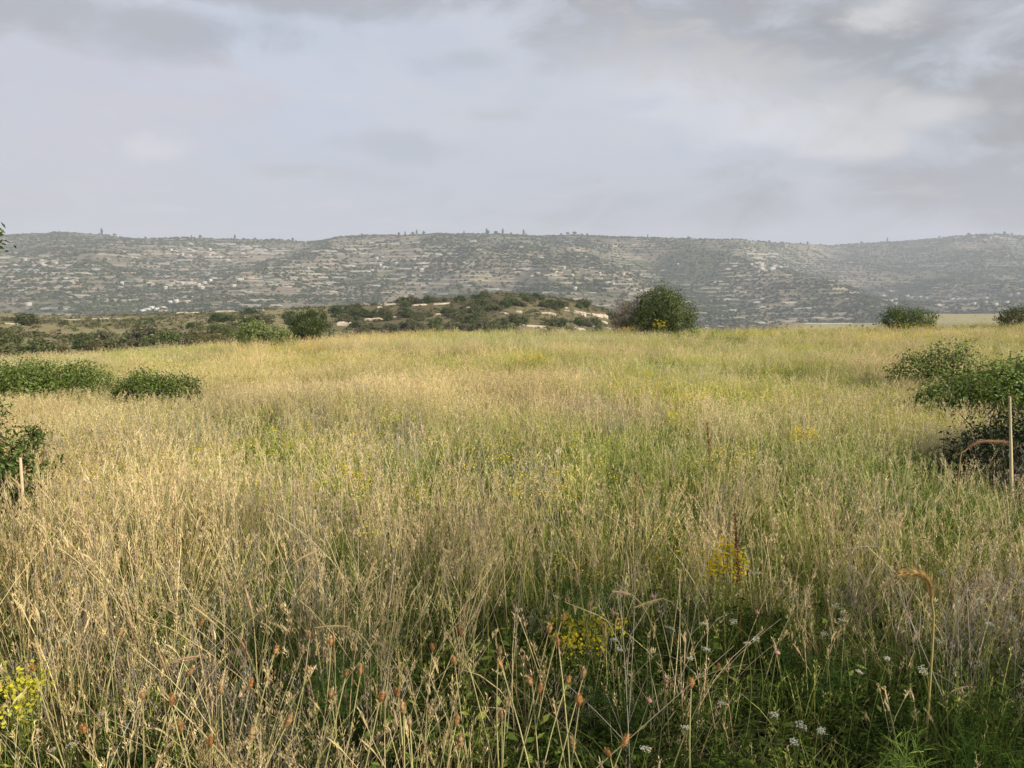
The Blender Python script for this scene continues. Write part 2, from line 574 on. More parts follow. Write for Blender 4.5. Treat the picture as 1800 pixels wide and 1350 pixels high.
# ------------------------------------------------------------------ leaf clouds
def leaf_quads(mb, P, N, size, aspect, cols, fold=0.0):
    """one pointed leaf (two triangles folded along the midrib) at each point P, facing N"""
    n = len(P)
    N = N / (np.linalg.norm(N, axis=1)[:, None] + 1e-9)
    r = rng.normal(size=(n, 3))
    t = np.cross(N, r); t /= np.linalg.norm(t, axis=1)[:, None] + 1e-9
    b = np.cross(N, t)
    size = np.broadcast_to(size, (n,))[:, None]
    v = np.empty((n, 4, 3))
    v[:, 0] = P - t * size * 0.5
    v[:, 1] = P + b * size * aspect * 0.5 + N * size * fold
    v[:, 2] = P + t * size * 0.5
    v[:, 3] = P - b * size * aspect * 0.5 + N * size * fold
    k = np.arange(n)[:, None] * 4
    f = np.concatenate([k + np.array([[0, 1, 2]]), k + np.array([[0, 2, 3]])], 0)
    mb.add(v.reshape(-1, 3), f, np.repeat(cols, 4, axis=0))


def pick_cols(n, pal, jitter=0.18):
    pal = np.asarray(pal, float)
    i = rng.integers(0, len(pal), n); j = rng.integers(0, len(pal), n)
    t = rng.random((n, 1))
    c = pal[i] * t + pal[j] * (1 - t)
    return np.clip(c * (1 + jitter * rng.normal(size=(n, 1))), 0.004, 1)


def crown_points(lobes, n, per=14, spread=0.09, shell=0.55):
    L = np.asarray(lobes, float)
    vol = L[:, 3] * L[:, 4] * L[:, 5]
    nc = max(1, n // per)
    k = rng.choice(len(L), nc, p=vol / vol.sum())
    d = rng.normal(size=(nc, 3)); d /= np.linalg.norm(d, axis=1)[:, None]
    rr = shell + (1 - shell) * rng.random(nc) ** 0.7
    # uneven outline
    rr = rr * (0.64 + 0.62 * vnoise(d[:, 0] * 3 + k * 5.3, d[:, 1] * 3 + d[:, 2] * 2.1, 5))
    ctr = L[k, :3] + d * L[k, 3:6] * rr[:, None]
    i = np.repeat(np.arange(nc), per)
    P = ctr[i] + rng.normal(size=(len(i), 3)) * spread
    N = d[i] * 0.7 + rng.normal(size=(len(i), 3)) * 0.6 + np.array([0, 0, 0.35])
    return P, N, ctr


def shrub_mesh_parts(lobes, n, leaf, pal, spread=0.09, per=14, aspect=0.45, shell=0.5, stems=14, bark=(0.10, 0.075, 0.055), base_z=0.0, twig_r=0.008, foot=0.12, one_foot=False):
    crown = MB()
    P, N, ctr = crown_points(lobes, n, per, spread, shell)
    keep = P[:, 2] > base_z + 0.02
    P, N = P[keep], N[keep]
    leaf_quads(crown, P, N, leaf * (0.6 + 0.8 * rng.random(len(P))), aspect, pick_cols(len(P), pal), 0.08)
    br = MB()
    L = np.asarray(lobes, float)
    c0 = (L[:, :2] * L[:, 3:4]).sum(0) / L[:, 3].sum()
    wid = L[:, 3].max()
    for q in ctr[rng.choice(len(ctr), min(stems, len(ctr)), replace=False)]:
        near = L[np.argmin(np.hypot(L[:, 0] - q[0], L[:, 1] - q[1]))]
        if one_foot:
            near = L[0]
        b = np.array([near[0] + rng.normal() * foot * wid, near[1] + rng.normal() * foot * wid, base_z - 0.12])
        m = (b + q) / 2 + rng.normal(size=3) * 0.08 * wid + np.array([0, 0, 0.05 * wid])
        t = np.linspace(0, 1, 6)[:, None]
        pts = b * (1 - t) ** 2 + 2 * m * t * (1 - t) + q * t * t
        br.tube(pts, np.linspace(twig_r * 2.4, twig_r * 0.6, 6), np.asarray(bark) * (0.7 + 0.6 * rng.random()), 5)
    return crown, br


def shrub(name, loc, lobes, n, leaf, pal, label, cat='shrub', group=None, twigs=0, twig_col=(0.2, 0.16, 0.13), woody='stem', **kw):
    root = empty(name, loc)
    tag(root, label, cat, group)
    cr, br = shrub_mesh_parts(lobes, n, leaf, pal, **kw)
    cr.build('crown', M_LEAF, root)
    br.build(woody, M_BARK, root)
    if twigs:
        mb = MB()
        P, N, ctr = crown_points(lobes, twigs, 1, 0.02, 0.6)
        for p, q in zip(P, N):
            q = q / np.linalg.norm(q)
            l = 0.12 + 0.25 * rng.random()
            mb.ribbon([p - q * l * 0.5, p, p + q * l * 0.5 + rng.normal(size=3) * 0.03], [0.012, 0.009, 0.004], np.cross(q, rng.normal(size=3)), np.asarray(twig_col) * (0.6 + 0.8 * rng.random()))
        mb.build('dead_twigs', M_BARK, root)
    return root


DARK = [(0.034, 0.056, 0.013), (0.05, 0.078, 0.017), (0.07, 0.10, 0.022), (0.042, 0.062, 0.018)]
OLIVE = [(0.075, 0.10, 0.03), (0.10, 0.13, 0.04), (0.055, 0.08, 0.025), (0.14, 0.15, 0.05)]
FRESH = [(0.088, 0.145, 0.026), (0.145, 0.205, 0.04), (0.058, 0.098, 0.02), (0.19, 0.24, 0.055)]
PALE = [(0.16, 0.21, 0.07), (0.22, 0.26, 0.095), (0.12, 0.16, 0.05), (0.26, 0.28, 0.11)]
GREYB = [(0.15, 0.125, 0.085), (0.19, 0.16, 0.11), (0.105, 0.09, 0.058), (0.13, 0.125, 0.065)]
RUST = [(0.16, 0.09, 0.035), (0.12, 0.085, 0.03), (0.09, 0.085, 0.03), (0.18, 0.11, 0.05)]

def spot(px, py, depth):
    """ground under the pixel column at a depth"""
    p = at(px, py, depth)
    return (p[0], depth, h1(p[0], depth))


def px_m(depth):
    return depth / F


# field-edge shrubs
def edge_shrubs():
    d = 40.0; s = px_m(d)
    b = spot(1148, 585, d)
    zt = at(1148, 503, d)[2] - b[2]
    shrub('lentisk_bush', b, [(0.45, 0, zt * 0.50, 1.45, 1.4, zt * 0.50), (1.15, -0.2, zt * 0.40, 1.0, 1.1, zt * 0.40), (0.2, 0.2, zt * 0.66, 1.0, 1.0, zt * 0.34), (0.75, 0.1, zt * 0.86, 0.35, 0.4, zt * 0.14), (-0.05, 0, zt * 0.9, 0.3, 0.3, zt * 0.12), (1.85, 0, zt * 0.3, 0.5, 0.6, zt * 0.26), (-0.5, 0.2, zt * 0.32, 1.0, 0.9, zt * 0.34)],
          19000, 0.095, DARK[1:3] + OLIVE + [(0.11, 0.145, 0.032)], 'big dark green rounded bush, tallest along the far edge of the field', 'bush', shell=0.45, spread=0.11, stems=40, twig_r=0.014)
    b2 = spot(1098, 588, d + 0.4)
    shrub('bare_bush', b2, [(0, 0, 1.15, 0.8, 0.8, 0.85), (-0.35, 0, 0.8, 0.55, 0.6, 0.6), (0.4, 0.1, 1.5, 0.6, 0.6, 0.5)], 2600, 0.06, GREYB,
          'grey-brown half-bare twiggy bush leaning against the big dark green bush', 'bush', twigs=1500, stems=30, spread=0.12, shell=0.3)
    d = 37.0
    b = spot(544, 606, d); zt = at(544, 541, d)[2] - b[2]
    shrub('lentisk_bush', b, [(0, 0, zt * 0.52, 0.92, 0.9, zt * 0.5), (0.35, -0.1, zt * 0.62, 0.65, 0.7, zt * 0.38), (-0.45, 0, zt * 0.4, 0.6, 0.7, zt * 0.4)],
          8000, 0.075, DARK + OLIVE[:1], 'round dark bush at the field edge next to the pale green bush', 'bush', stems=18, twig_r=0.011)
    d = 34.0
    b = spot(450, 616, d); zt = at(450, 560, d)[2] - b[2]
    shrub('pale_bush', b, [(-0.1, 0, zt * 0.5, 0.65, 0.7, zt * 0.5), (0.35, 0.1, zt * 0.4, 0.5, 0.5, zt * 0.4)],
          7000, 0.085, PALE, 'mid green leafy bush at the left of the field edge', 'bush', stems=14)
    b = spot(492, 618, d - 0.6); zt = at(492, 572, d)[2] - b[2]
    shrub('pale_bush', b, [(0, 0, zt * 0.5, 0.5, 0.5, zt * 0.5), (0.3, 0, zt * 0.3, 0.4, 0.5, zt * 0.32)],
          4500, 0.08, PALE, 'pale grey-green bush squeezed between a mid green bush and the round dark bush', 'bush', stems=14)
    d = 43.0
    b = spot(1592, 575, d); zt = at(1592, 537, d)[2] - b[2]
    shrub('lentisk_bush', b, [(0, 0, zt * 0.5, 1.3, 1.0, zt * 0.5), (0.9, 0, zt * 0.4, 0.9, 0.9, zt * 0.42), (-0.7, 0, zt * 0.48, 0.8, 0.8, zt * 0.46)],
          8000, 0.085, DARK + FRESH[:2], 'low wide dark green bush on the skyline at the right of the field', 'bush', stems=18, twig_r=0.012)
    b = spot(1795, 570, d); zt = at(1790, 533, d)[2] - b[2]
    shrub('lentisk_bush', b, [(0, 0, zt * 0.5, 1.3, 1.0, zt * 0.5), (1.2, 0, zt * 0.45, 1.0, 0.9, zt * 0.45), (-0.6, 0, zt * 0.4, 0.7, 0.8, zt * 0.38)],
          6500, 0.085, DARK + OLIVE[:1] + RUST[:1], 'brownish dark bush on the skyline cut by the right picture edge', 'bush', stems=18, twig_r=0.012)
    b = spot(1718, 568, 52.0)
    shrub('lentisk_bush', b, [(0, 0, 1.1, 1.0, 0.9, 0.55), (0.9, 0, 0.95, 0.7, 0.7, 0.4)], 2200, 0.09, DARK,
          'small blackish bush peeping over the grass between two larger skyline bushes', 'bush', stems=10)
    d = 47.0
    b = spot(372, 600, d); zt = at(372, 572, d)[2] - b[2]
    shrub('rusty_bush', b, [(-0.6, 0, zt * 0.5, 0.8, 0.8, zt * 0.5), (0.5, 0, zt * 0.5, 0.9, 0.8, zt * 0.5)],
          4500, 0.08, RUST + OLIVE[:2], 'low rusty brown bush below the field edge', 'bush', stems=14)


edge_shrubs()


def near_hedges():
    d = 13.0
    b = spot(60, 690, d); zt = at(60, 628, d)[2] - b[2]
    shrub('lentisk_shrub', b, [(-0.05, 0, zt * 0.6, 0.42, 0.5, zt * 0.40), (0.62, 0.1, zt * 0.56, 0.36, 0.5, zt * 0.38), (-0.75, 0.2, zt * 0.48, 0.42, 0.5, zt * 0.42), (0.3, -0.2, zt * 0.38, 0.4, 0.4, zt * 0.34), (-1.3, 0.1, zt * 0.6, 0.5, 0.5, zt * 0.45)],
          22000, 0.045, FRESH + FRESH[1:2] + DARK[2:3], 'bright green evergreen shrub with flat top at the left edge of the field', 'shrub', stems=40, spread=0.05, shell=0.5)
    b = spot(168, 690, d - 0.3); zt = at(165, 632, d)[2] - b[2]
    shrub('lentisk_shrub', b, [(0, 0, zt * 0.52, 0.38, 0.4, zt * 0.45), (0.1, -0.1, zt * 0.3, 0.3, 0.4, zt * 0.3)],
          4000, 0.04, FRESH + OLIVE[:2], 'small upright green shrub in the gap between two wide green shrubs', 'shrub', stems=16, spread=0.05)
    d = 11.6
    b = spot(275, 705, d); zt = at(275, 648, d)[2] - b[2]
    shrub('lentisk_shrub', b, [(-0.12, 0, zt * 0.62, 0.36, 0.4, zt * 0.38), (0.28, 0.1, zt * 0.5, 0.28, 0.4, zt * 0.36), (-0.46, 0, zt * 0.46, 0.2, 0.3, zt * 0.3)],
          9000, 0.042, DARK[1:3] + FRESH, 'wide dark green shrub with dead wood showing under it, beside the tan grass', 'shrub', twigs=160, twig_col=(0.12, 0.10, 0.07), stems=26, spread=0.05, twig_r=0.005)
    # left frame edge, closer
    d = 8.0
    b = spot(-12, 740, d)
    shrub('lentisk_shrub', b, [(-0.1, 0, 0.62, 0.25, 0.3, 0.28), (-0.6, 0, 0.6, 0.5, 0.5, 0.5)], 5000, 0.036, DARK + FRESH[:2],
          'dark leafy shrub half cut by the left picture edge under the flat-topped green shrub', 'shrub', stems=20, spread=0.045)
    d = 5.2
    b = spot(10, 860, d)
    shrub('dark_shrub', b, [(0.02, 0.1, 0.55, 0.22, 0.25, 0.25), (-0.42, 0, 0.55, 0.42, 0.4, 0.42), (0.12, 0.1, 0.3, 0.18, 0.2, 0.22)], 6500, 0.036, DARK + FRESH[:3],
          'dark shrub with hollow brown middle beside the short pale wooden stake', 'shrub', twigs=140, twig_col=(0.13, 0.075, 0.045), stems=20, spread=0.045)
    b = spot(60, 745, 6.6)
    shrub('lentisk_shrub', (b[0], b[1], b[2]), [(0, 0, 0.62, 0.07, 0.07, 0.08), (-0.03, 0, 0.5, 0.05, 0.05, 0.1)], 260, 0.035, DARK + FRESH[:1],
          'single small leafy sprig rising from the tan grass near the left picture edge', 'shrub', stems=4, spread=0.03)
    # right side
    d = 9.6
    b = spot(1745, 690, d); zt = at(1745, 616, d)[2] - b[2]
    shrub('lentisk_shrub', b, [(0.1, 0, zt * 0.58, 0.42, 0.45, zt * 0.32), (0.75, 0, zt * 0.66, 0.5, 0.5, zt * 0.36), (-0.3, 0.2, zt * 0.46, 0.32, 0.4, zt * 0.3), (-0.62, 0.3, zt * 0.36, 0.22, 0.3, zt * 0.22), (0.4, 0.3, zt * 0.5, 0.3, 0.3, zt * 0.4), (1.5, 0.1, zt * 0.7, 0.8, 0.6, zt * 0.5)],
          27000, 0.048, FRESH + FRESH[1:2] + FRESH[3:] + [(0.2, 0.30, 0.08)], 'large glossy green shrub at the right edge of the field, dark beneath', 'shrub', stems=30, spread=0.06, twig_r=0.006)
    d = 13.5
    b = spot(1660, 650, d); zt = at(1660, 598, d)[2] - b[2]
    shrub('lentisk_shrub', b, [(0.1, 0, zt * 0.55, 0.55, 0.5, zt * 0.4), (-0.5, 0, zt * 0.45, 0.5, 0.4, zt * 0.35)], 4200, 0.055, OLIVE[1:] + FRESH,
          'thin straggly green shrub just behind the large glossy green shrub', 'shrub', twigs=60, stems=12, spread=0.08, twig_r=0.005)
    d = 6.6
    b = spot(1790, 830, d); zt = at(1780, 700, d)[2] - b[2]
    shrub('dark_shrub', b, [(0.05, 0.15, zt * 0.45, 0.45, 0.35, zt * 0.46), (0.55, 0.2, zt * 0.5, 0.5, 0.4, zt * 0.55), (-0.28, 0.2, zt * 0.3, 0.28, 0.3, zt * 0.32)], 11000, 0.038, [(0.018, 0.03, 0.010), (0.026, 0.042, 0.013), (0.032, 0.032, 0.018), (0.05, 0.08, 0.018)],  # near-black leaf colours carry the shade of the hollow under the hedge
          'tangled shrub blackened as hollow shade, behind the leaning pale post at the right picture edge', 'shrub', twigs=260, twig_col=(0.06, 0.045, 0.035), stems=24, spread=0.05)
    d = 8.6
    b = spot(1560, 790, d)
    # tree just outside the left frame edge, one sprig reaching in
    d = 6.0
    b = spot(-75, 700, d)
    zt = at(0, 410, d)[2] - b[2]
    e = at(3, 410, d)[0] - b[0]
    shrub('leaning_tree', (b[0] - 0.9, b[1], b[2]), [(0.0, 0, zt - 0.6, 0.75, 0.8, 0.7), (0.45, 0, zt - 0.15, 0.4, 0.4, 0.3), *[(0.80 + e, 0, zt - 0.02, 0.06, 0.1, 0.055)] * 60, (0.70 + e, 0, zt - 0.03, 0.1, 0.1, 0.06), (-0.5, 0.2, zt - 0.2, 0.7, 0.7, 0.7)], 9000, 0.045, DARK + OLIVE,
          'tree outside the left picture edge with one leafy sprig reaching into the sky', 'tree', stems=36, spread=0.05, twig_r=0.012, woody='trunk', foot=0.05, one_foot=True)


near_hedges()


def added_shade_trees():
    """unseen trees added behind the standpoint to lay shade over the nearest weeds"""
    for (x, y, hh, lab) in ((8.6, -3.2, 6.9, 'unseen tree added behind the viewer for its shade, first beyond the right shrubs'), (6.1, -4.9, 6.8, 'unseen tree added behind the viewer for its shade, in the middle of three'),
                            (3.6, -6.3, 6.8, 'unseen tree added behind the viewer for its shade, farthest back of three')):
        shrub('shade_tree', (x, y, h1(x, y)), [(0, 0, hh * 0.62, 1.7, 1.7, hh * 0.36), (1.0, 0.5, hh * 0.5, 1.4, 1.3, 1.4), (-1.0, -0.4, hh * 0.52, 1.4, 1.3, 1.3), (0.2, 0.2, hh * 0.3, 1.6, 1.5, 1.4)],
              5200, 0.14, DARK + OLIVE[:1], lab, 'tree', stems=18, spread=0.13, twig_r=0.03, woody='trunk', foot=0.08, one_foot=True)


added_shade_trees()

# ------------------------------------------------------------------ grass: prototype tufts
PROTO = {}


def proto_coll(name):
    c = bpy.data.collections.new(name)
    PROTO[name] = c
    return c


def curve_pts(b, h, lean_az, lean, droop, n):
    t = np.linspace(0, 1, n)[:, None]
    d = np.array([math.cos(lean_az), math.sin(lean_az), 0.0])
    p = np.asarray(b, float) + np.array([0, 0, 1.0]) * h * (t - droop * 0.35 * t ** 3) + d * h * (lean * t + droop * t ** 2.4)
    return p, d


STRAW = [(0.59, 0.50, 0.27), (0.53, 0.44, 0.235), (0.66, 0.58, 0.35), (0.47, 0.36, 0.19)]
PINK = [(0.60, 0.46, 0.28), (0.66, 0.53, 0.33), (0.54, 0.39, 0.24)]
YGREEN = [(0.36, 0.385, 0.105), (0.28, 0.32, 0.08), (0.45, 0.44, 0.14)]
GREEN = [(0.11, 0.17, 0.036), (0.16, 0.225, 0.047), (0.075, 0.12, 0.025), (0.22, 0.27, 0.067)]
MAUVE = [(0.39, 0.34, 0.28), (0.46, 0.41, 0.34), (0.30, 0.25, 0.20)]


def pc(pal, j=0.15):
    return pick_cols(1, pal, j)[0]


def panicle(mb, top, d, size, pal, n, w=0.0021):
    """loose seed head: small pointed spikelets along the last stretch of a culm"""
    t = rng.random(n)
    ax = d
    P = top - ax * (size * t[:, None])
    ang = rng.random(n) * 2 * math.pi
    out = np.stack([np.cos(ang), np.sin(ang), 1.5 + 1.6 * rng.random(n)], 1)
    out /= np.linalg.norm(out, axis=1)[:, None]
    L = (0.010 + 0.013 * rng.random(n))[:, None]
    Q = P + out * L * 0.4
    N = np.cross(out, rng.normal(size=(n, 3))); N /= np.linalg.norm(N, axis=1)[:, None] + 1e-9
    v = np.empty((n, 4, 3))
    v[:, 0] = Q; v[:, 1] = Q + out * L * 0.5 + N * w; v[:, 2] = Q + out * L * 1.2; v[:, 3] = Q + out * L * 0.5 - N * w
    k = np.arange(n)[:, None] * 4
    mb.add(v.reshape(-1, 3), k + np.array([[0, 1, 2, 3]]), np.repeat(pick_cols(n, pal, 0.2), 4, axis=0))


def tuft_dry(pal_stem, pal_head, nculm, hmin, hmax, rad, nspk, w=0.0024, leaf_pal=None, nleaf=10, lean=0.18, head=0.10):
    mb = MB()
    for _ in range(nculm):
        a = rng.random() * 2 * math.pi; r = rad * math.sqrt(rng.random())
        b = (r * math.cos(a), r * math.sin(a), -0.05)
        h = hmin + (hmax - hmin) * rng.random()
        p, d = curve_pts(b, h, rng.random() * 6.283, lean * rng.random(), 0.16 * rng.random(), 5)
        sd = rng.normal(size=3); sd[2] = 0
        c = pc(pal_stem)
        # lower sheaths browned and darkened for shade inside the tuft, upper culm bleached
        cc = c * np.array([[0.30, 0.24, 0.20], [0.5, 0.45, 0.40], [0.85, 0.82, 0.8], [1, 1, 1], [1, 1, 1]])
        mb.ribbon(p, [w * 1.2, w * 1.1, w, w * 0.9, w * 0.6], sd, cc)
        ax = p[-1] - p[-2]; ax /= np.linalg.norm(ax)
        panicle(mb, p[-1], ax, head * (0.6 + 0.8 * rng.random()), pal_head, nspk)
        if rng.random() < 0.5:
            k = rng.integers(1, 3)
            q, _ = curve_pts(p[k], 0.14 + 0.14 * rng.random(), rng.random() * 6.283, 0.35, 0.5 * rng.random(), 4)
            mb.ribbon(q, [0.0035, 0.0045, 0.003, 0.0006], rng.normal(size=3) * np.array([1, 1, 0.2]), pc(pal_stem))
    for _ in range(nleaf):
        a = rng.random() * 2 * math.pi; r = rad * math.sqrt(rng.random())
        b = (r * math.cos(a), r * math.sin(a), -0.03)
        q, _ = curve_pts(b, 0.18 + 0.25 * rng.random(), rng.random() * 6.283, 0.4 * rng.random(), 0.5 * rng.random(), 5)
        mb.ribbon(q, [0.004, 0.005, 0.0045, 0.003, 0.0006], rng.normal(size=3) * np.array([1, 1, 0.2]), pc(leaf_pal or pal_stem) * 0.62)
    return mb


def tuft_green(pal, n, hmin, hmax, rad, w=0.005):
    mb = MB()
    for _ in range(n):
        a = rng.random() * 2 * math.pi; r = rad * math.sqrt(rng.random())
        b = (r * math.cos(a), r * math.sin(a), -0.03)
        q, _ = curve_pts(b, hmin + (hmax - hmin) * rng.random(), rng.random() * 6.283, 0.35 * rng.random(), 0.55 * rng.random(), 5)
        mb.ribbon(q, [w * 0.8, w, w * 0.9, w * 0.6, w * 0.1], rng.normal(size=3) * np.array([1, 1, 0.2]), pc(pal))
    return mb


def tuft_weed(pal, nstem, h, rad, nleaf, leaf, flowers=0, fpal=None, aspect=0.35):
    mb = MB()
    for _ in range(nstem):
        a = rng.random() * 2 * math.pi; r = rad * math.sqrt(rng.random())
        b = (r * math.cos(a), r * math.sin(a), -0.03)
        hh = h * (0.6 + 0.5 * rng.random())
        p, d = curve_pts(b, hh, rng.random() * 6.283, 0.35 * rng.random(), 0.15 * rng.random(), 5)
        mb.ribbon(p, [0.004, 0.0035, 0.003, 0.0025, 0.0015], rng.normal(size=3) * np.array([1, 1, 0]), pc(pal))
        t = 0.15 + 0.85 * rng.random(nleaf)
        P = np.stack([np.interp(t, np.linspace(0, 1, 5), p[:, k]) for k in range(3)], 1) + rng.normal(size=(nleaf, 3)) * leaf * 0.8
        N = rng.normal(size=(nleaf, 3)) * 0.7 + np.array([0, 0, 0.8])
        leaf_quads(mb, P, N, leaf * (0.6 + 0.8 * rng.random(nleaf)), aspect, pick_cols(nleaf, pal), 0.06)
        if flowers:
            P = p[-1] + rng.normal(size=(flowers, 3)) * np.array([0.03, 0.03, 0.02])
            leaf_quads(mb, P, rng.normal(size=(flowers, 3)) * 0.4 + np.array([0, 0, 1]), 0.014, 0.9, pick_cols(flowers, fpal, 0.1))
    return mb


def tuft_lodged():
    """long bleached straws leaning this way and that, some with a narrow nodding head"""
    mb = MB()
    for _ in range(8):
        b = (rng.normal() * 0.08, rng.normal() * 0.08, -0.03)
        p, d = curve_pts(b, 0.6 + 0.35 * rng.random(), rng.random() * 6.283, 0.08 + 0.45 * rng.random() ** 1.6, 0.35 * rng.random(), 7)
        c = pick_cols(1, STRAW[2:3] + STRAW[:1] + MAUVE[1:2], 0.12)[0]
        mb.ribbon(p, np.linspace(0.0046, 0.0024, 7), rng.normal(size=3), c)
        if rng.random() < 0.7:
            ax = p[-1] - p[-2]; ax /= np.linalg.norm(ax)
            panicle(mb, p[-1] + ax * 0.05, ax, 0.07, STRAW[:3] + PINK[:1], 26, 0.002)
    return mb


def tuft_eared():
    """upright bleached straws, each with a dense narrow ear"""
    mb = MB()
    for _ in range(9):
        b = (rng.normal() * 0.07, rng.normal() * 0.07, -0.03)
        p, d = curve_pts(b, 0.5 + 0.35 * rng.random(), rng.random() * 6.283, 0.18 * rng.random(), 0.22 * rng.random() ** 2, 6)
        c = pick_cols(1, STRAW[:3] + PINK[:2], 0.12)[0]
        cc = c * np.array([[0.3, 0.24, 0.2], [0.5, 0.45, 0.4], [0.85, 0.82, 0.8], [1, 1, 1], [1, 1, 1], [1, 1, 1]])  # lower straw darkened in colour for the shade inside the tuft
        sd = rng.normal(size=3); sd[2] = 0
        mb.ribbon(p, np.linspace(0.0034, 0.002, 6), sd, cc)
        ax = p[-1] - p[-2]; ax /= np.linalg.norm(ax)
        L = 0.045 + 0.05 * rng.random()
        bend = np.array([d[0], d[1], -0.6]) * L * 0.35 * rng.random()
        t = np.linspace(0, 1, 5)[:, None]
        q = p[-1] + ax * L * t + bend * t * t
        w = (0.0055 + 0.003 * rng.random()) * np.array([0.5, 1.0, 1.0, 0.75, 0.2])
        hc = c * (0.85 + 0.3 * rng.random())
        for sv in (sd, np.cross(sd, ax)):
            mb.ribbon(q, w, sv, hc)
        panicle(mb, q[-1], ax, L, [tuple(hc)], 16, 0.0016)
    return mb


def tuft_litter(n, rad):
    mb = MB()
    for _ in range(n):
        b = np.array([rng.normal() * rad, rng.normal() * rad, 0.02 + 0.10 * rng.random()])
        a = rng.random() * 6.283; L = 0.12 + 0.3 * rng.random()
        e = b + np.array([math.cos(a) * L, math.sin(a) * L, rng.normal() * 0.06])
        m = (b + e) / 2 + np.array([0, 0, 0.03])
        mb.ribbon([b, m, e], [0.003, 0.004, 0.001], (-math.sin(a), math.cos(a), 0.6 * rng.normal()), pc(STRAW + MAUVE, 0.25) * 0.8)
    return mb


def make_protos():
    spec = {
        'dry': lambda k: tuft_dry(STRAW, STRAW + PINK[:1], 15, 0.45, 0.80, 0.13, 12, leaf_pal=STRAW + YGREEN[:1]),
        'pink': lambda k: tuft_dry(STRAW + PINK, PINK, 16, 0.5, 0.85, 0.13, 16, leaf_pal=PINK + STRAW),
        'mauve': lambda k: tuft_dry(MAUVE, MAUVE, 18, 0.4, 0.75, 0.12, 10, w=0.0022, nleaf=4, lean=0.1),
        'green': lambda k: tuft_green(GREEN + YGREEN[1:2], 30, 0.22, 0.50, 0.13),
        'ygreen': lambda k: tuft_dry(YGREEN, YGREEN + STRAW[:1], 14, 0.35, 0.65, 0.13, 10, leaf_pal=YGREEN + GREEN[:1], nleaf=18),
        'weed': lambda k: tuft_weed(DARK + [GREEN[2]], 8, 0.38, 0.12, 44, 0.026),
        'yflower': lambda k: tuft_weed(YGREEN + GREEN[1:2], 7, 0.5, 0.10, 26, 0.02, 12, [(0.62, 0.46, 0.02), (0.7, 0.55, 0.05)]),
        'litter': lambda k: tuft_litter(34, 0.14),
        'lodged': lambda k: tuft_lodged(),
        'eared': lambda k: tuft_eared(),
        'broad': lambda k: tuft_weed(GREEN[:2] + DARK[2:3] + YGREEN[1:2], 6, 0.34, 0.11, 15, 0.055, aspect=0.42),
    }
    for nm, fn in spec.items():
        c = proto_coll('tufts_' + nm)
        for k in range(6 if nm in ('dry', 'pink', 'green', 'ygreen') else 4):
            o = fn(k).build('tuft_%s_%02d' % (nm, k), M_GRASS, link=False)
            c.objects.link(o)


make_protos()


def gn_scatter(name, coll, P, yaw, tilt, scl, tint, pick, label_kind='stuff', mat=None):
    me = bpy.data.meshes.new(name)
    n = len(P)
    me.vertices.add(n); me.vertices.foreach_set('co', np.asarray(P, np.float32).ravel())
    def attr(nm, typ, data, field):
        a = me.attributes.new(nm, typ, 'POINT'); a.data.foreach_set(field, np.ascontiguousarray(data).ravel())
    attr('rot', 'FLOAT_VECTOR', np.stack([tilt[:, 0], tilt[:, 1], yaw], 1).astype(np.float32), 'vector')
    attr('scl', 'FLOAT_VECTOR', np.asarray(scl, np.float32), 'vector')
    attr('tint', 'FLOAT_COLOR', np.concatenate([tint, np.ones((n, 1))], 1).astype(np.float32), 'color')
    attr('pick', 'INT', pick.astype(np.int32), 'value')
    o = bpy.data.objects.new(name, me)
    COL.objects.link(o)
    g = bpy.data.node_groups.new(name, 'GeometryNodeTree')
    g.interface.new_socket('Geometry', in_out='INPUT', socket_type='NodeSocketGeometry')
    g.interface.new_socket('Geometry', in_out='OUTPUT', socket_type='NodeSocketGeometry')
    N = g.nodes; L = g.links
    gi = N.new('NodeGroupInput'); go = N.new('NodeGroupOutput')
    ci = N.new('GeometryNodeCollectionInfo')
    ci.inputs['Collection'].default_value = coll
    ci.inputs['Separate Children'].default_value = True
    ci.inputs['Reset Children'].default_value = True
    ip = N.new('GeometryNodeInstanceOnPoints')
    ip.inputs['Pick Instance'].default_value = True
    def na(nm, t):
        k = N.new('GeometryNodeInputNamedAttribute'); k.data_type = t; k.inputs['Name'].default_value = nm
        return k.outputs['Attribute']
    L.new(gi.outputs[0], ip.inputs['Points'])
    L.new(ci.outputs[0], ip.inputs['Instance'])
    L.new(na('pick', 'INT'), ip.inputs['Instance Index'])
    e2r = N.new('FunctionNodeEulerToRotation')
    L.new(na('rot', 'FLOAT_VECTOR'), e2r.inputs[0])
    L.new(e2r.outputs[0], ip.inputs['Rotation'])
    L.new(na('scl', 'FLOAT_VECTOR'), ip.inputs['Scale'])
    L.new(ip.outputs[0], go.inputs[0])
    md = o.modifiers.new('scatter', 'NODES')
    md.node_group = g
    tag(o, kind=label_kind)
    return o


def sample_field(n_near, n_mid, n_far):
    """points over the field, thinning with distance; a margin outside the frame on both sides"""
    out = []
    for n, r0, r1 in ((n_near, 1.25, 4.5), (n_mid, 4.5, 13.0), (n_far, 13.0, 60.0)):
        k = int(n * 3.2)
        r = np.sqrt(r0 * r0 + (r1 * r1 - r0 * r0) * rng.random(k)) if r1 < 20 else r0 * (r1 / r0) ** rng.random(k)
        a = (rng.random(k) * 2 - 1) * math.radians(52)
        x = r * np.sin(a); y = r * np.cos(a)
        E = np.interp(x, [-40, -22, -7, 30], [24, 27, 42, 46])
        ok = (y < E + 6) & (np.abs(x) < 0.78 * y + 1.6)
        x, y = x[ok][:n], y[ok][:n]
        out.append(np.stack([x, y], 1))
    return np.concatenate(out)


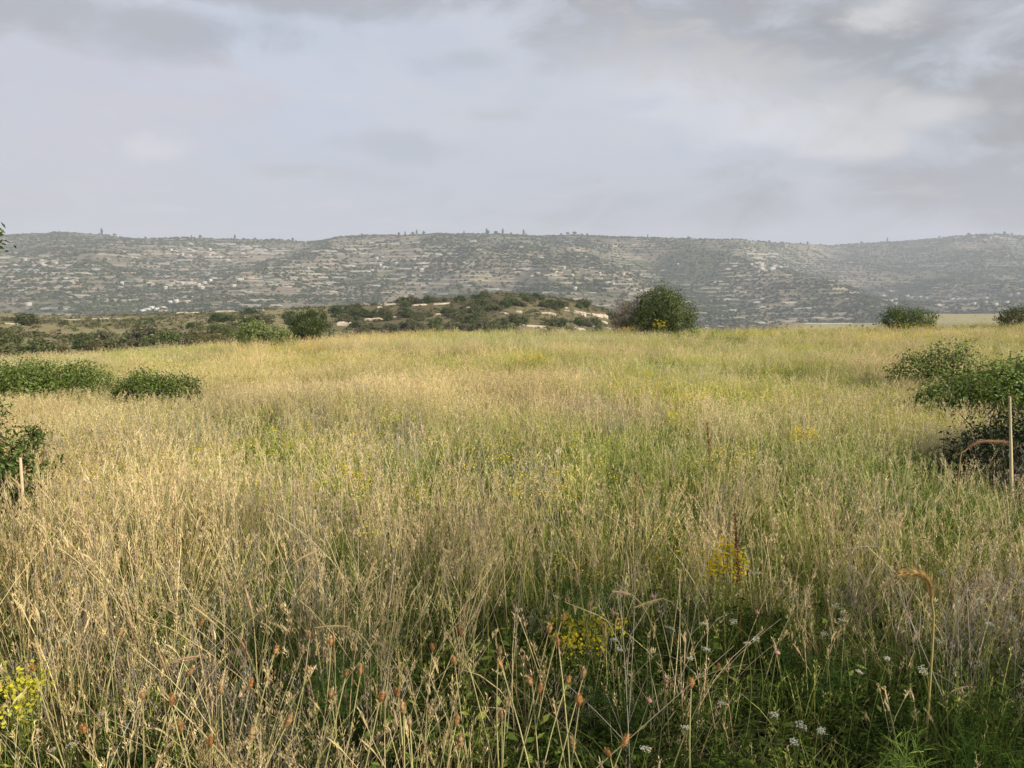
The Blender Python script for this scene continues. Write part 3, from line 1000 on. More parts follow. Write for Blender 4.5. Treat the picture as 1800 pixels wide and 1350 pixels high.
def patches(x, y):
    """weights of the tuft kinds over the field"""
    r = np.hypot(x, y); u = x / np.maximum(y, 0.5)
    g1 = fbm(x * 0.22, y * 0.16, 201, 3); g2 = fbm(x * 0.6, y * 0.45, 203, 3); g3 = fbm(x * 0.33, y * 0.25, 207, 3); g4 = fbm(x * 0.9, y * 0.7, 211, 2)
    near = sstep(4.4, 2.0, r)                       # rank green growth close by, its dark weeds thickened to deepen the shade
    right = sstep(-0.25, 0.35, u)
    left = sstep(0.1, -0.35, u)
    W = {}
    W['dry'] = 0.9 + 1.1 * left * sstep(9, 4, r) + 1.3 * sstep(0.5, 0.62, g1) - 0.9 * near * right - 0.75 * near
    W['lodged'] = (0.45 + 1.0 * left) * sstep(4.6, 2.6, r) * (1 - 0.5 * near * right) + 0.01
    W['eared'] = (0.32 + 1.0 * left) * sstep(8.0, 3.5, r) * (1 - 0.6 * near * right) + 0.05
    W['broad'] = near * (1.3 + 2.2 * right)
    W['pink'] = 0.2 + 2.0 * sstep(0.54, 0.64, g3) * (1 - 0.85 * near * right)
    W['mauve'] = 2.2 * sstep(0.56, 0.68, g4) * sstep(16, 5, r) * (1 - 0.5 * near * right) + 0.08
    W['ygreen'] = 0.7 + 2.6 * sstep(0.44, 0.58, 1 - g1) * sstep(3, 7, r) + 1.1 * sstep(4, 9, r)
    W['green'] = 0.75 + 6.5 * sstep(0.50, 0.59, g2) * (0.5 + 0.5 * sstep(3, 8, r)) + 1.0 * near * right
    W['weed'] = 0.12 + 5.5 * near * (0.75 + right) + 1.2 * sstep(0.57, 0.66, g2) * right
    W['yflower'] = 0.05 * sstep(3, 5, r) + 0.8 * (1.6 + 2.0 * sstep(0.05, 0.25, u)) * sstep(0.58, 0.68, fbm(x * 0.4, y * 0.3, 221, 2) + 0.05 * sstep(0.0, 0.25, u)) * sstep(4, 6, r)
    W['litter'] = 0.9 * sstep(7, 3, r) + 0.05
    return {k: np.maximum(v, 0.0) for k, v in W.items()}


NAMES = {'dry': 'dry_grass', 'pink': 'brome_grass', 'mauve': 'withered_grass', 'green': 'green_grass', 'ygreen': 'yellow_green_grass', 'weed': 'leafy_weeds', 'yflower': 'flowering_weeds', 'litter': 'grass_litter', 'lodged': 'lodged_straw', 'eared': 'eared_grass', 'broad': 'broad_leaved_weeds'}


def grow_field():
    XY = sample_field(1900, 9500, 25000)
    x, y = XY[:, 0], XY[:, 1]
    z = H(x, y)
    r = np.hypot(x, y)
    W = patches(x, y)
    keys = list(W)
    M = np.stack([W[k] for k in keys], 1)
    M /= M.sum(1)[:, None]
    cum = M.cumsum(1)
    kind = (rng.random(len(x))[:, None] > cum).sum(1)
    big = fbm(x * 0.13, y * 0.1, 231, 3)
    for ki, k in enumerate(keys):
        m = np.where(kind == ki)[0]
        n = len(m)
        if n == 0:
            continue
        hgt = 0.62 + 0.70 * fbm(x[m] * 0.5, y[m] * 0.5, 241, 2)
        hgt *= np.interp(r[m], [1.2, 2.0, 3.2, 6, 14, 45], [0.50, 0.66, 0.84, 0.86, 0.72, 0.62])
        if k not in ('weed', 'green', 'litter'):
            hgt *= 1 - 0.30 * sstep(0.0, 0.4, x[m] / y[m]) * sstep(4.0, 2.5, r[m])
        hgt *= 1 - 0.50 * np.exp(-(((x[m] - 4.15) / 0.75) ** 2 + ((y[m] - 5.7) / 0.75) ** 2)) - 0.35 * np.exp(-(((x[m] + 3.3) / 0.5) ** 2 + ((y[m] - 4.7) / 0.6) ** 2))
        wid = np.interp(r[m], [1.2, 6, 14, 45], [0.8, 1.0, 1.25, 1.7])
        j = 0.85 + 0.3 * rng.random(n)
        S = np.stack([wid * j, wid * j, hgt * j], 1)
        tint = np.ones((n, 3)) * (0.85 + 0.3 * rng.random((n, 1)))
        tint *= np.interp(r[m], [5, 12, 45], [1.0, 1.06, 1.12])[:, None] * (1 + sstep(5, 11, r[m])[:, None] * np.array([-0.03, 0.0, -0.04]))
        if k in ('green', 'ygreen'):
            hgt *= 1 + 0.35 * sstep(4, 8, r[m])
        tint *= 1 + (big[m][:, None] - 0.5) * np.array([0.45, 0.22, -0.1])
        tint *= (0.72 + 0.56 * fbm(x[m] * 0.8, y[m] * 0.55, 251, 3))[:, None]
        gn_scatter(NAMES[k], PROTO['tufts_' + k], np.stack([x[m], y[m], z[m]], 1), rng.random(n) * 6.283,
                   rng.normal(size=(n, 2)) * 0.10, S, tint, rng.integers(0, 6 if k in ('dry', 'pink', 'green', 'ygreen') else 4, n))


grow_field()
exec_more = True

# ------------------------------------------------------------------ middle distance: scrub bushes, dry-stone walls
MID_BUSH = []


def mid_bush_protos():
    for k in range(7):
        pal = [DARK + OLIVE[:1], OLIVE + GREYB[:1], GREYB + OLIVE[:2], DARK + GREYB[2:], OLIVE + PALE[:1], RUST[1:] + OLIVE[:2], DARK][k]
        mb = MB()
        L = [(0, 0, 0.75, 1.0, 1.0, 0.75), (0.75, 0.1, 0.55, 0.8, 0.8, 0.55), (-0.7, -0.1, 0.5, 0.8, 0.7, 0.5), (0.1, 0.4, 0.95, 0.6, 0.6, 0.5)]
        P, N, _ = crown_points(L, 1500, 10, 0.12, 0.5)
        P = P[P[:, 2] > 0]; N = N[:len(P)]
        leaf_quads(mb, P, N, 0.20 * (0.6 + 0.8 * rng.random(len(P))), 0.6, pick_cols(len(P), pal))
        o = mb.build('scrub_bush', M_LEAF, link=False)
        MID_BUSH.append(o)


mid_bush_protos()


KIND_WORD = ['dark olive', 'olive', 'grey-brown', 'dark brownish', 'pale olive', 'rusty', 'blackish green']


def put_bush(x, y, s, k, label, group, sz=None, name='scrub_bush'):
    o = MID_BUSH[k].copy()
    o.name = name
    COL.objects.link(o)
    o.location = (x, y, h1(x, y) - 0.15 * s)
    o.scale = (s, s, s * (sz or (0.7 + 0.5 * random.random())))
    o.rotation_euler = (0, 0, random.random() * 6.283)
    tag(o, label, 'bush', group)
    return o


CLEAR = [(884, 551, 22), (912, 549, 12), (958, 552, 38), (1010, 549, 40), (1036, 553, 48), (938, 575, 44), (1014, 578, 30), (1074, 579, 24), (915, 572, 24),
         (738, 537, 26), (778, 535, 34), (770, 553, 16), (605, 573, 32), (656, 563, 34), (682, 536, 28), (494, 541, 22), (519, 540, 16), (567, 537, 14)]


def mid_distance():
    # the stony knoll
    def scatter(n, px0, px1, py0, py1, kinds, smin, smax, label, group, name):
        c = 0; tries = 0
        while c < n and tries < n * 30:
            tries += 1
            px = random.uniform(px0, px1); py = random.uniform(py0, py1)
            p = hit(px, py, 0, 60, 900)
            if p is None or any(abs(px - a) < w_ / 2 + 7 and b - 3 < py < b + 15 for a, b, w_ in CLEAR):
                continue
            put_bush(p[0], p[1], random.uniform(smin, smax), (kk := random.choice(kinds)), KIND_WORD[kk] + ' ' + label, group, name=name)
            c += 1
    scatter(80, 590, 850, 530, 585, [0, 2, 3, 1, 2], 1.0, 2.1, 'dense scrub bush on the dark flank of the stony knoll', 'scrub bushes on the dark flank of the knoll', 'scrub_bush')
    scatter(110, 760, 1110, 516, 585, [1, 2, 4, 2, 0], 1.0, 2.2, 'scrub bush among the stone walls of the knoll', 'scrub bushes among the knoll walls', 'scrub_bush')
    scatter(34, 0, 480, 562, 625, [1, 2, 4, 5, 0], 0.8, 1.8, 'low bush dotted over the dry slope beyond the field', 'bushes on the dry slope', 'scrub_bush')
    scatter(14, 380, 600, 548, 575, [0, 3, 2], 1.2, 2.4, 'bush in the row along the shelf behind the field edge bushes', 'bushes along the shelf', 'scrub_bush')
    scatter(24, 1220, 1560, 570, 578, [1, 0, 2], 0.6, 1.2, 'low bush in the line behind the field on the right', 'bushes behind the right field edge', 'scrub_bush')
    # single bushes that stand out on the left slope
    for (px, py, w, k, lab) in ((47, 572, 60, 3, 'dark brown-green bush standing alone on the slope crest at far left'),
                                (258, 604, 95, 2, 'wide grey-green bush spreading over the dry slope'),
                                (66, 628, 90, 1, 'loose green bush low on the dry slope at far left'),
                                (592, 558, 24, 6, 'dark tree-like bush right behind the round dark field edge bush')):
        p = hit(px, py, 0, 60, 900)
        if p is not None:
            s = w * px_m(p[1]) / 2.9
            put_bush(p[0], p[1], s, k, lab, None, 0.8)
    # pale dry-stone walls and rock ledges
    def wall(px, py, w, h, lab, grp):
        p = hit(px, py, 0, 100, 900)
        if p is None:
            return
        m = px_m(p[1]); L = w * m; hh = max(h * m * 0.55, 0.4)
        n = max(4, int(L / 0.7))
        mb = MB()
        xs = np.linspace(-L / 2, L / 2, n + 1)
        yo = np.cumsum(rng.normal(size=n + 1)) * 0.12
        gz = (H(p[0] + xs, p[1] + yo) - p[2]) * 0.35
        top = hh * (0.75 + 0.35 * rng.random(n + 1)); top[0] *= 0.45; top[-1] *= 0.4
        th = 0.35 + 0.1 * rng.random(n + 1)
        ring = np.stack([np.stack([xs, yo - th, gz - 1.4], 1), np.stack([xs, yo - th * 0.9 + rng.normal(size=n + 1) * 0.06, gz + top * 0.55], 1),
                         np.stack([xs, yo - th * 0.7, gz + top], 1), np.stack([xs, yo + th * 0.7, gz + top * (0.95)], 1), np.stack([xs, yo + th, gz - 1.4], 1)], 1)
        V = ring.reshape(-1, 3)
        f = []
        for i in range(n):
            for j in range(4):
                a = i * 5 + j
                f.append((a, a + 5, a + 6, a + 1))
        f.append((0, 1, 2, 3)); f.append((n * 5, n * 5 + 3, n * 5 + 2, n * 5 + 1))
        base = np.array(random.choice([(0.46, 0.41, 0.33), (0.38, 0.35, 0.30), (0.48, 0.40, 0.33)]))
        cols = base * (0.8 + 0.4 * rng.random((len(V), 1)))
        mb.add(V, np.array(f), cols)
        o = mb.build('stone_wall', M_STONE)
        o.location = p
        tag(o, lab, 'wall', grp)
    KN = 'dry stone walls on the knoll'
    for kk, (px, py, w, h) in enumerate(sorted(((884, 551, 22, 4), (912, 549, 12, 6), (958, 552, 38, 6), (1010, 549, 40, 6), (1036, 553, 48, 5), (1056, 555, 26, 6), (938, 575, 44, 7),
                           (1014, 578, 30, 5), (1040, 574, 18, 4), (1074, 579, 24, 5), (915, 572, 24, 4), (955, 590, 40, 3), (962, 534, 16, 3),
                           (738, 537, 26, 5), (778, 535, 34, 5), (770, 553, 10, 4), (750, 553, 6, 4), (835, 553, 16, 3), (866, 546, 14, 3),
                           (1060, 566, 16, 4), (990, 541, 16, 3), (690, 558, 14, 4), (826, 541, 14, 3), (905, 560, 18, 3)))):
        wall(px, py, w, h, '%s pale dry stone wall on the scrubby knoll, %s' % ('long' if w > 28 else 'short', nth(kk)), KN)
    for (px, py, w, h, lab) in ((494, 541, 22, 7, 'bright limestone wall on the shelf crest over the pale bush'), (519, 540, 16, 6, 'short bright limestone wall just beside a longer one on the shelf crest'),
                                (567, 537, 14, 4, 'small pale wall right above the round dark bush'), (455, 546, 24, 4, 'thin pale wall on the shelf crest at its left end'),
                                (605, 573, 32, 13, 'tall blocky limestone wall standing right of the round dark bush'), (656, 563, 34, 8, 'pinkish stone wall at the foot of the dark scrub'),
                                (682, 536, 28, 5, 'greenish pale wall on the left shoulder of the knoll'), (667, 541, 10, 5, 'short wall end below the greenish pale wall'),
                                (1242, 572, 16, 7, 'pale rock heap touching the big dark green bush'), (1258, 577, 26, 7, 'low limestone outcrop right of the big dark green bush'),
                                (1228, 568, 8, 6, 'tiny pink rock poking up beside the big dark green bush'), (3, 603, 10, 4, 'white stone block on the slope at the left picture edge')):
        wall(px, py, w, h, lab, None)
    SL = 'thin ledges on the left slope'
    for kk, (px, py, w, h) in enumerate(sorted(((120, 563, 46, 3), (185, 561, 50, 3), (330, 550, 40, 3), (395, 548, 36, 4), (20, 570, 30, 3), (250, 566, 24, 2)))):
        wall(px, py, w, h, 'thin pale ledge of stone along the crest of the left slope, %s' % nth(kk), SL)
    wall(1455, 569, 85, 2.5, 'long cream bank of earth below the skyline bush on the right', None)


mid_distance()

# ------------------------------------------------------------------ far hills: scrub, terrace walls, houses, skyline trees
def blob(n, pal, sz=0.75):
    mb = MB()
    L = [(0, 0, 0.7, 1.0, 1.0, 0.8), (0.6, 0.2, 0.5, 0.7, 0.7, 0.55), (-0.6, -0.2, 0.45, 0.7, 0.7, 0.5)]
    P, N, _ = crown_points(L, n, 6, 0.18, 0.6)
    leaf_quads(mb, P, N, sz * (0.6 + 0.8 * rng.random(len(P))), 0.8, pick_cols(len(P), pal))
    return mb


def hills_cover():
    c = proto_coll('far_scrub')
    pals = [DARK, DARK + OLIVE[:2], OLIVE, GREYB + OLIVE[2:3], OLIVE + GREYB[2:]]
    for k in range(5):
        c.objects.link(blob(48, pals[k], 0.9).build('far_scrub_%02d' % k, M_LEAF_FAR, link=False))
    n = 150000
    px = rng.uniform(-80, 1880, n)
    # even spread over the hillside as seen, from the valley foot to the ridge
    u = (px - 900) / F
    y = 1450 + (4700 - 1450) * rng.random(n) ** 1.1
    x = u * y
    keep = y < ridge_dist(u) + 60
    dens = fbm(x * 0.005, y * 0.005, 301, 4)
    fold = sstep(0.17, 0.22, x / y) * sstep(0.315, 0.27, x / y) * (y < 2900)
    keep &= rng.random(n) < 0.25 + 1.6 * sstep(0.38, 0.62, dens) + fold
    x, y = x[keep], y[keep]
    z = H(x, y)
    ph = z / 11.0 + 0.8 * np.sin(x * 0.004) + 0.5 * np.sin(x * 0.0013 + y * 0.002)
    keep = ((ph - np.floor(ph)) > 0.36) | (rng.random(len(x)) < 0.30) | (x / y > 0.42)
    x, y, z = x[keep], y[keep], z[keep]
    m = len(x)
    s = 1.5 + 3.2 * rng.random(m) ** 2
    S = np.stack([s * 1.2, s * 1.2, s * 0.85], 1)
    gn_scatter('hillside_scrub', c, np.stack([x, y, z - 0.5], 1), rng.random(m) * 6.283, np.zeros((m, 2)), S,
               np.ones((m, 3)) * (0.8 + 0.4 * rng.random((m, 1))), rng.integers(0, 5, m))
    # low cover on the knoll and slopes
    c2 = proto_coll('low_scrub')
    for k in range(4):
        c2.objects.link(blob(70, [OLIVE, GREYB, GREYB + OLIVE[:1], DARK + GREYB][k], 0.4).build('low_scrub_%02d' % k, M_LEAF_FAR, link=False))
    n = 26000
    u = rng.uniform(-0.75, 0.72, n)
    y = 55 * (950 / 55) ** rng.random(n)
    x = u * y
    dens = fbm(x * 0.03, y * 0.03, 311, 3)
    E = np.interp(x, [-40, -22, -7, 30], [24, 27, 42, 46])
    kn = sstep(-0.3, -0.15, u) * sstep(0.2, 0.12, u)
    keep = (rng.random(n) < 0.12 + 0.85 * kn + 0.5 * sstep(0.5, 0.6, dens)) & (y > E + 14) & ~((u > 0.26) & (y > 380) & (rng.random(n) > 0.12))
    x, y = x[keep], y[keep]
    m = len(x)
    s = 0.35 + 0.6 * rng.random(m)
    gn_scatter('low_scrub', c2, np.stack([x, y, H(x, y) - 0.05], 1), rng.random(m) * 6.283, np.zeros((m, 2)), np.stack([s * 1.3, s * 1.3, s * 0.8], 1),
               np.ones((m, 3)) * (0.8 + 0.4 * rng.random((m, 1))), rng.integers(0, 4, m))


hills_cover()


def hill_marks():
    """terrace walls, ledges and houses on the far hillside"""
    base = []
    for k in range(8):
        mb = MB()
        n = 9
        xs = np.linspace(-0.5, 0.5, n)
        yo = 0.03 * np.sin(xs * 5 + k) + rng.normal(size=n) * 0.006
        top = 0.7 + 0.5 * rng.random(n); top[0] *= 0.4; top[-1] *= 0.4
        V = np.stack([np.stack([xs, yo - 0.015, 0 * xs - 0.6], 1), np.stack([xs, yo - 0.012, top], 1), np.stack([xs, yo + 0.02, top], 1), np.stack([xs, yo + 0.02, 0 * xs - 0.6], 1)], 1).reshape(-1, 3)
        f = [(i * 4 + j, i * 4 + 4 + j, i * 4 + 5 + j, i * 4 + 1 + j) for i in range(n - 1) for j in range(3)]
        f += [(0, 1, 2, 3), ((n - 1) * 4 + 3, (n - 1) * 4 + 2, (n - 1) * 4 + 1, (n - 1) * 4)]
        c = np.array([(0.50, 0.47, 0.43), (0.55, 0.49, 0.41), (0.44, 0.42, 0.40), (0.48, 0.40, 0.35), (0.58, 0.53, 0.44), (0.42, 0.36, 0.31), (0.5, 0.5, 0.48), (0.36, 0.33, 0.27)][k]) * 0.72
        mb.add(V, np.array(f), np.asarray(c) * (0.85 + 0.3 * rng.random((len(V), 1))))
        base.append(mb.build('terrace_wall', M_STONE, link=False))
    # (px range, py range, how many, width range in photo pixels)
    GR = 'terrace walls on the far hillside'
    zones = [((0, 130), (450, 500), 30, (12, 40)), ((0, 300), (425, 545), 45, (8, 34)), ((290, 480), (428, 460), 22, (12, 44)), ((290, 560), (470, 540), 42, (10, 36)),
             ((480, 760), (425, 520), 56, (8, 34)), ((740, 960), (420, 515), 34, (6, 26)), ((960, 1180), (425, 520), 22, (6, 22)), ((1265, 1360), (445, 575), 30, (8, 24)),
             ((1380, 1560), (520, 560), 16, (8, 34)), ((1600, 1800), (415, 470), 16, (8, 30)), ((1560, 1790), (510, 540), 20, (6, 20))]
    cnt = 0
    for (a, b), (c, d), n, (w0, w1) in zones:
        for _ in range(n):
            if cnt >= 290:
                return
            px, py = random.uniform(a, b), random.uniform(c, d)
            p = hit(px, py, 0, 1100, 6000)
            if p is None:
                continue
            m = px_m(p[1])
            w = random.uniform(w0, w1) * m * 1.5
            o = random.choice(base).copy()
            COL.objects.link(o)
            o.location = p
            o.rotation_euler = (0, 0, random.gauss(0, 0.10))
            o.scale = (w, w * 0.8, random.uniform(1.1, 2.2) * m)
            tag(o, 'pale stone terrace wall or ledge on the far scrubby hillside', 'wall', GR)
            cnt += 1


hill_marks()


def houses():
    def house_mesh(wd, dp, ht, col, k):
        mb = MB()
        def box(x0, x1, y0, y1, z0, z1, c):
            V = [(x, y, z) for z in (z0, z1) for (x, y) in ((x0, y0), (x1, y0), (x1, y1), (x0, y1))]
            mb.add(V, [(0, 3, 2, 1), (4, 5, 6, 7), (0, 1, 5, 4), (1, 2, 6, 5), (2, 3, 7, 6), (3, 0, 4, 7)], np.asarray(c, float))
        box(-wd / 2, wd / 2, -dp / 2, dp / 2, -2, ht, col)
        box(-wd / 2 - 0.2, wd / 2 + 0.2, -dp / 2 - 0.2, dp / 2 + 0.2, ht + 0.003, ht + 0.5, np.asarray(col) * 0.9)
        if k % 2:
            box(wd / 2 + 0.21, wd * 0.95, -dp / 2.5, dp / 2.5, -2, ht * 0.6, np.asarray(col) * 0.95)
        for i in range(3):
            x = -wd / 2 + wd * (i + 0.5) / 3
            box(x - 0.6, x + 0.6, -dp / 2 - 0.06, -dp / 2 - 0.003, ht * 0.35, ht * 0.75, (0.08, 0.08, 0.08))
        return mb.build('far_house', M_WALL, link=False)
    protos = [house_mesh(9, 8, 5, (0.46, 0.44, 0.40), 0), house_mesh(12, 8, 4.0, (0.40, 0.35, 0.29), 1), house_mesh(7, 7, 6.5, (0.50, 0.49, 0.46), 2), house_mesh(16, 9, 3.6, (0.38, 0.30, 0.25), 3), house_mesh(11, 8, 4.2, (0.44, 0.42, 0.41), 5)]
    def put(px, py, s, lab, grp):
        p = hit(px, py, 0, 1050, 6000)
        if p is None:
            return
        o = random.choice(protos).copy()
        COL.objects.link(o)
        o.location = p
        o.scale = (s, s, s)
        o.rotation_euler = (0, 0, random.uniform(-0.6, 0.6))
        tag(o, lab, 'house', grp)
    for (px, py) in ((258, 547), (266, 545), (274, 548), (283, 543), (288, 549), (250, 551), (52, 537), (300, 535), (310, 533), (330, 532)):
        put(px + random.uniform(-2, 2), py, 1.2, 'small white house at the foot of the far hillside behind the left slope', 'white houses at the hill foot')
    for _ in range(22):
        put(random.gauss(375, 50), random.gauss(443, 8), 1.1, 'cream house in the upper left village on the far hillside', 'houses of the upper left village')
    for _ in range(20):
        put(random.gauss(335, 40), random.gauss(497, 7), 1.1, 'cream house in the cluster halfway up the far left hillside', 'houses halfway up the left hillside')
    for _ in range(16):
        put(random.gauss(640, 50), random.gauss(470, 8), 1.0, 'pinkish white house scattered mid-slope on the far hill', 'houses mid-slope on the far hill')
    for _ in range(14):
        put(random.gauss(1335, 18), random.gauss(470, 5), 1.2, 'white house in the hamlet on the spur right of the big dark bush', 'houses of the spur hamlet')
    for _ in range(24):
        put(random.uniform(1540, 1790), random.gauss(525, 7), 1.1, 'white house in the village at the foot of the right hills', 'houses at the foot of the right hills')
    for _ in range(12):
        put(random.gauss(60, 40), random.gauss(465, 10), 1.0, 'pink roofed house in the village high at the far left', 'houses high at the far left')
    for _ in range(12):
        put(random.gauss(1000, 90), random.gauss(480, 14), 1.0, 'lone white house among the woods of the middle hill', 'houses in the middle woods')
    for _ in range(8):
        put(random.gauss(1740, 26), random.gauss(418, 3), 1.5, 'pale house on the top of the right-hand ridge', 'houses on the right-hand ridge')


houses()


def skyline_trees():
    protos = []
    for k in range(3):
        mb = MB()
        L = [[(0, 0, 5, 2.2, 2.2, 3.2), (0.8, 0, 4, 1.8, 1.8, 2.0)], [(0, 0, 6, 1.2, 1.2, 5.5)], [(0, 0, 5.5, 3.0, 3.0, 1.8), (1.5, 0, 4.5, 2.0, 2.0, 1.5)]][k]
        P, N, _ = crown_points(L, 420, 8, 0.4, 0.4)
        leaf_quads(mb, P, N, 1.2 * (0.6 + 0.8 * rng.random(len(P))), 0.8, pick_cols(len(P), DARK + OLIVE[:1]))
        mb.tube([(0, 0, -1.5), (0.1, 0, 2.5), (0, 0.1, 5)], [0.5, 0.4, 0.2], (0.08, 0.06, 0.045), 5)
        protos.append(mb.build('skyline_tree', M_LEAF, link=False))
    spots = [(190, 1), (212, 2), (265, 0), (345, 1), (360, 0), (420, 1), (455, 2), (520, 0), (640, 0), (704, 0), (715, 1), (728, 2), (735, 1), (747, 0), (817, 1), (856, 1), (858, 0), (872, 2), (884, 1),
             (898, 0), (920, 1), (924, 0), (985, 2), (996, 2), (1008, 2), (1020, 2), (1030, 0), (1135, 1), (1205, 0), (1345, 2), (1400, 0), (1412, 0), (1505, 2), (1550, 1), (1640, 0), (1690, 2), (1735, 1), (1752, 0), (1765, 2)]
    for kk, (px, k) in enumerate(sorted(spots)):
        u = (px - 900) / F
        d = float(ridge_dist(u)) - 15
        x = u * d
        o = protos[k].copy()
        COL.objects.link(o)
        o.location = (x, d, h1(x, d))
        s = random.uniform(1.1, 2.2)
        o.scale = (s * 1.2, s * 1.2, s)
        tag(o, 'tiny dark tree on the skyline of the far ridge, %s' % nth(kk), 'tree', 'trees along the far ridge')


skyline_trees()

# ------------------------------------------------------------------ single plants and things in the near field
def ellipsoid(mb, c, axis, L, r, col, rough=0.15, nl=7, ns=7):
    """a knobbly spindle: the body of a seed head"""
    axis = np.asarray(axis, float); axis /= np.linalg.norm(axis)
    a = np.cross(axis, (0.3, 0.9, 0.2)); a /= np.linalg.norm(a); b = np.cross(axis, a)
    t = np.linspace(0.0, 1, nl)
    prof = np.sin(np.clip(t, 0.02, 0.98) * math.pi) ** 0.7
    th = np.arange(ns) / ns * 6.283
    V = []
    for i in range(nl):
        for j in range(ns):
            rr = r * prof[i] * (1 + rough * rng.normal())
            V.append(c + axis * L * t[i] + (a * math.cos(th[j]) + b * math.sin(th[j])) * rr)
    V = np.array(V)
    i = np.arange(nl - 1)[:, None] * ns; j = np.arange(ns)[None, :]; j2 = (j + 1) % ns
    f = np.stack([i + j, i + j2, i + ns + j2, i + ns + j], -1).reshape(-1, 4)
    mb.add(V, f, np.asarray(col) * (0.75 + 0.5 * rng.random((len(V), 1))))


def bristles(mb, c, axis, L, r, n, blen, col, w=0.0012):
    axis = np.asarray(axis, float); axis /= np.linalg.norm(axis)
    for _ in range(n):
        t = rng.random()
        d = rng.normal(size=3); d -= axis * (d @ axis); d /= np.linalg.norm(d) + 1e-9
        p = c + axis * L * t + d * r * math.sin(math.pi * min(max(t, 0.05), 0.95)) * 0.8
        q = p + (d * 0.6 + axis * 0.9) * blen * (0.6 + 0.8 * rng.random())
        mb.ribbon([p, q], [w, w * 0.3], np.cross(d, axis), np.asarray(col) * (0.8 + 0.5 * rng.random()))


def stalk_from(px, py, hh, lean_px, droop=0.0):
    """head position from a pixel and the height of the head over the ground; the foot stands LEAN metres aside"""
    p = hit(px, py, hh, 0.9, 60)
    if p is None:
        p = at(px, py, 2.0)
    fx = p[0] + lean_px[0]; fy = p[1] + lean_px[1]
    foot = np.array([fx, fy, h1(fx, fy) - 0.02])
    return foot, p


def stalk_curve(foot, head, bend, n=8):
    t = np.linspace(0, 1, n)[:, None]
    m = (foot + head) / 2 + np.asarray(bend)
    return foot * (1 - t) ** 2 + 2 * m * t * (1 - t) + head * t * t


def place_thing(name, foot, label, cat, group):
    o = empty(name, tuple(foot))
    tag(o, label, cat, group)
    return o


def orange_heads():
    pts = [(760, 1145, 0), (800, 1170, 0), (811, 1119, -1), (876, 1154, 0), (883, 1177, -1), (667, 1234, 1), (633, 1188, 1), (607, 1192, 1), (582, 1137, 1), (582, 1228, 0), (700, 1226, 0),
           (710, 1257, 0), (721, 1280, 0), (801, 1277, 0), (809, 1314, 0), (889, 1246, 0), (882, 1268, 0), (947, 1219, 1), (936, 1206, 0), (482, 1150, 1), (544, 1123, 1), (531, 1150, 1), (540, 1185, 1),
           (302, 1243, -1), (329, 1190, 1), (389, 1221, 0), (438, 1212, 1), (351, 1101, 1), (502, 1279, 1), (320, 1288, 0), (369, 1314, 0), (251, 1230, 0), (964, 1114, 1), (987, 1092, 1),
           (982, 1137, 0), (1024, 1194, 1), (996, 1203, 0), (1018, 1243, 0), (1009, 1319, -1), (1073, 1332, 0), (1093, 1314, 1), (209, 1119, 1), (1260, 1180, 1), (1215, 1210, 0), (60, 1180, -1), (150, 1290, 0), (440, 1300, 1)]
    pts.sort()
    for i, (px, py, ln) in enumerate(pts):
        hh = 0.52 + 0.12 * rng.random() - 0.08 * (py > 1270)
        foot, head = stalk_from(px, py, hh, (-0.16 * ln + rng.normal() * 0.05, rng.normal() * 0.06))
        big = 0.022 + 0.013 * rng.random()
        if py > 1230:
            big *= 1.1
        o = place_thing('seed_head_stalk', foot, 'orange oval seed head %s, %s among the orange seed heads' % (('leaning right' if ln > 0 else 'leaning left' if ln < 0 else 'on an upright stalk'), nth(i)), 'seed head', 'orange seed heads in the foreground')
        ax0 = head - foot
        P = stalk_curve(foot, head, (0.02 * rng.normal(), 0.02 * rng.normal(), 0.03)) - foot
        mb = MB()
        mb.tube(P, np.linspace(0.0025, 0.0015, 8), np.array([0.50, 0.46, 0.22]) * (0.8 + 0.4 * rng.random()), 5)
        mb.build('stem', M_PLANT, o)
        ax = P[-1] - P[-2]; ax /= np.linalg.norm(ax)
        ax = ax + rng.normal(size=3) * 0.12
        mixc = rng.random() ** 1.5
        col = (np.array([0.47, 0.24, 0.09]) * (1 - mixc) + np.array([0.46, 0.35, 0.19]) * mixc) * (0.75 + 0.4 * rng.random())
        mb = MB()
        ellipsoid(mb, P[-1], ax, big, big * (0.15 + 0.08 * rng.random()), col, 0.35, 9, 9)
        bristles(mb, P[-1] - ax * 0.002, ax, big, big * 0.24, 130, 0.008, col * 1.15, 0.0013)
        mb.build('seed_head', M_PLANT, o)


orange_heads()


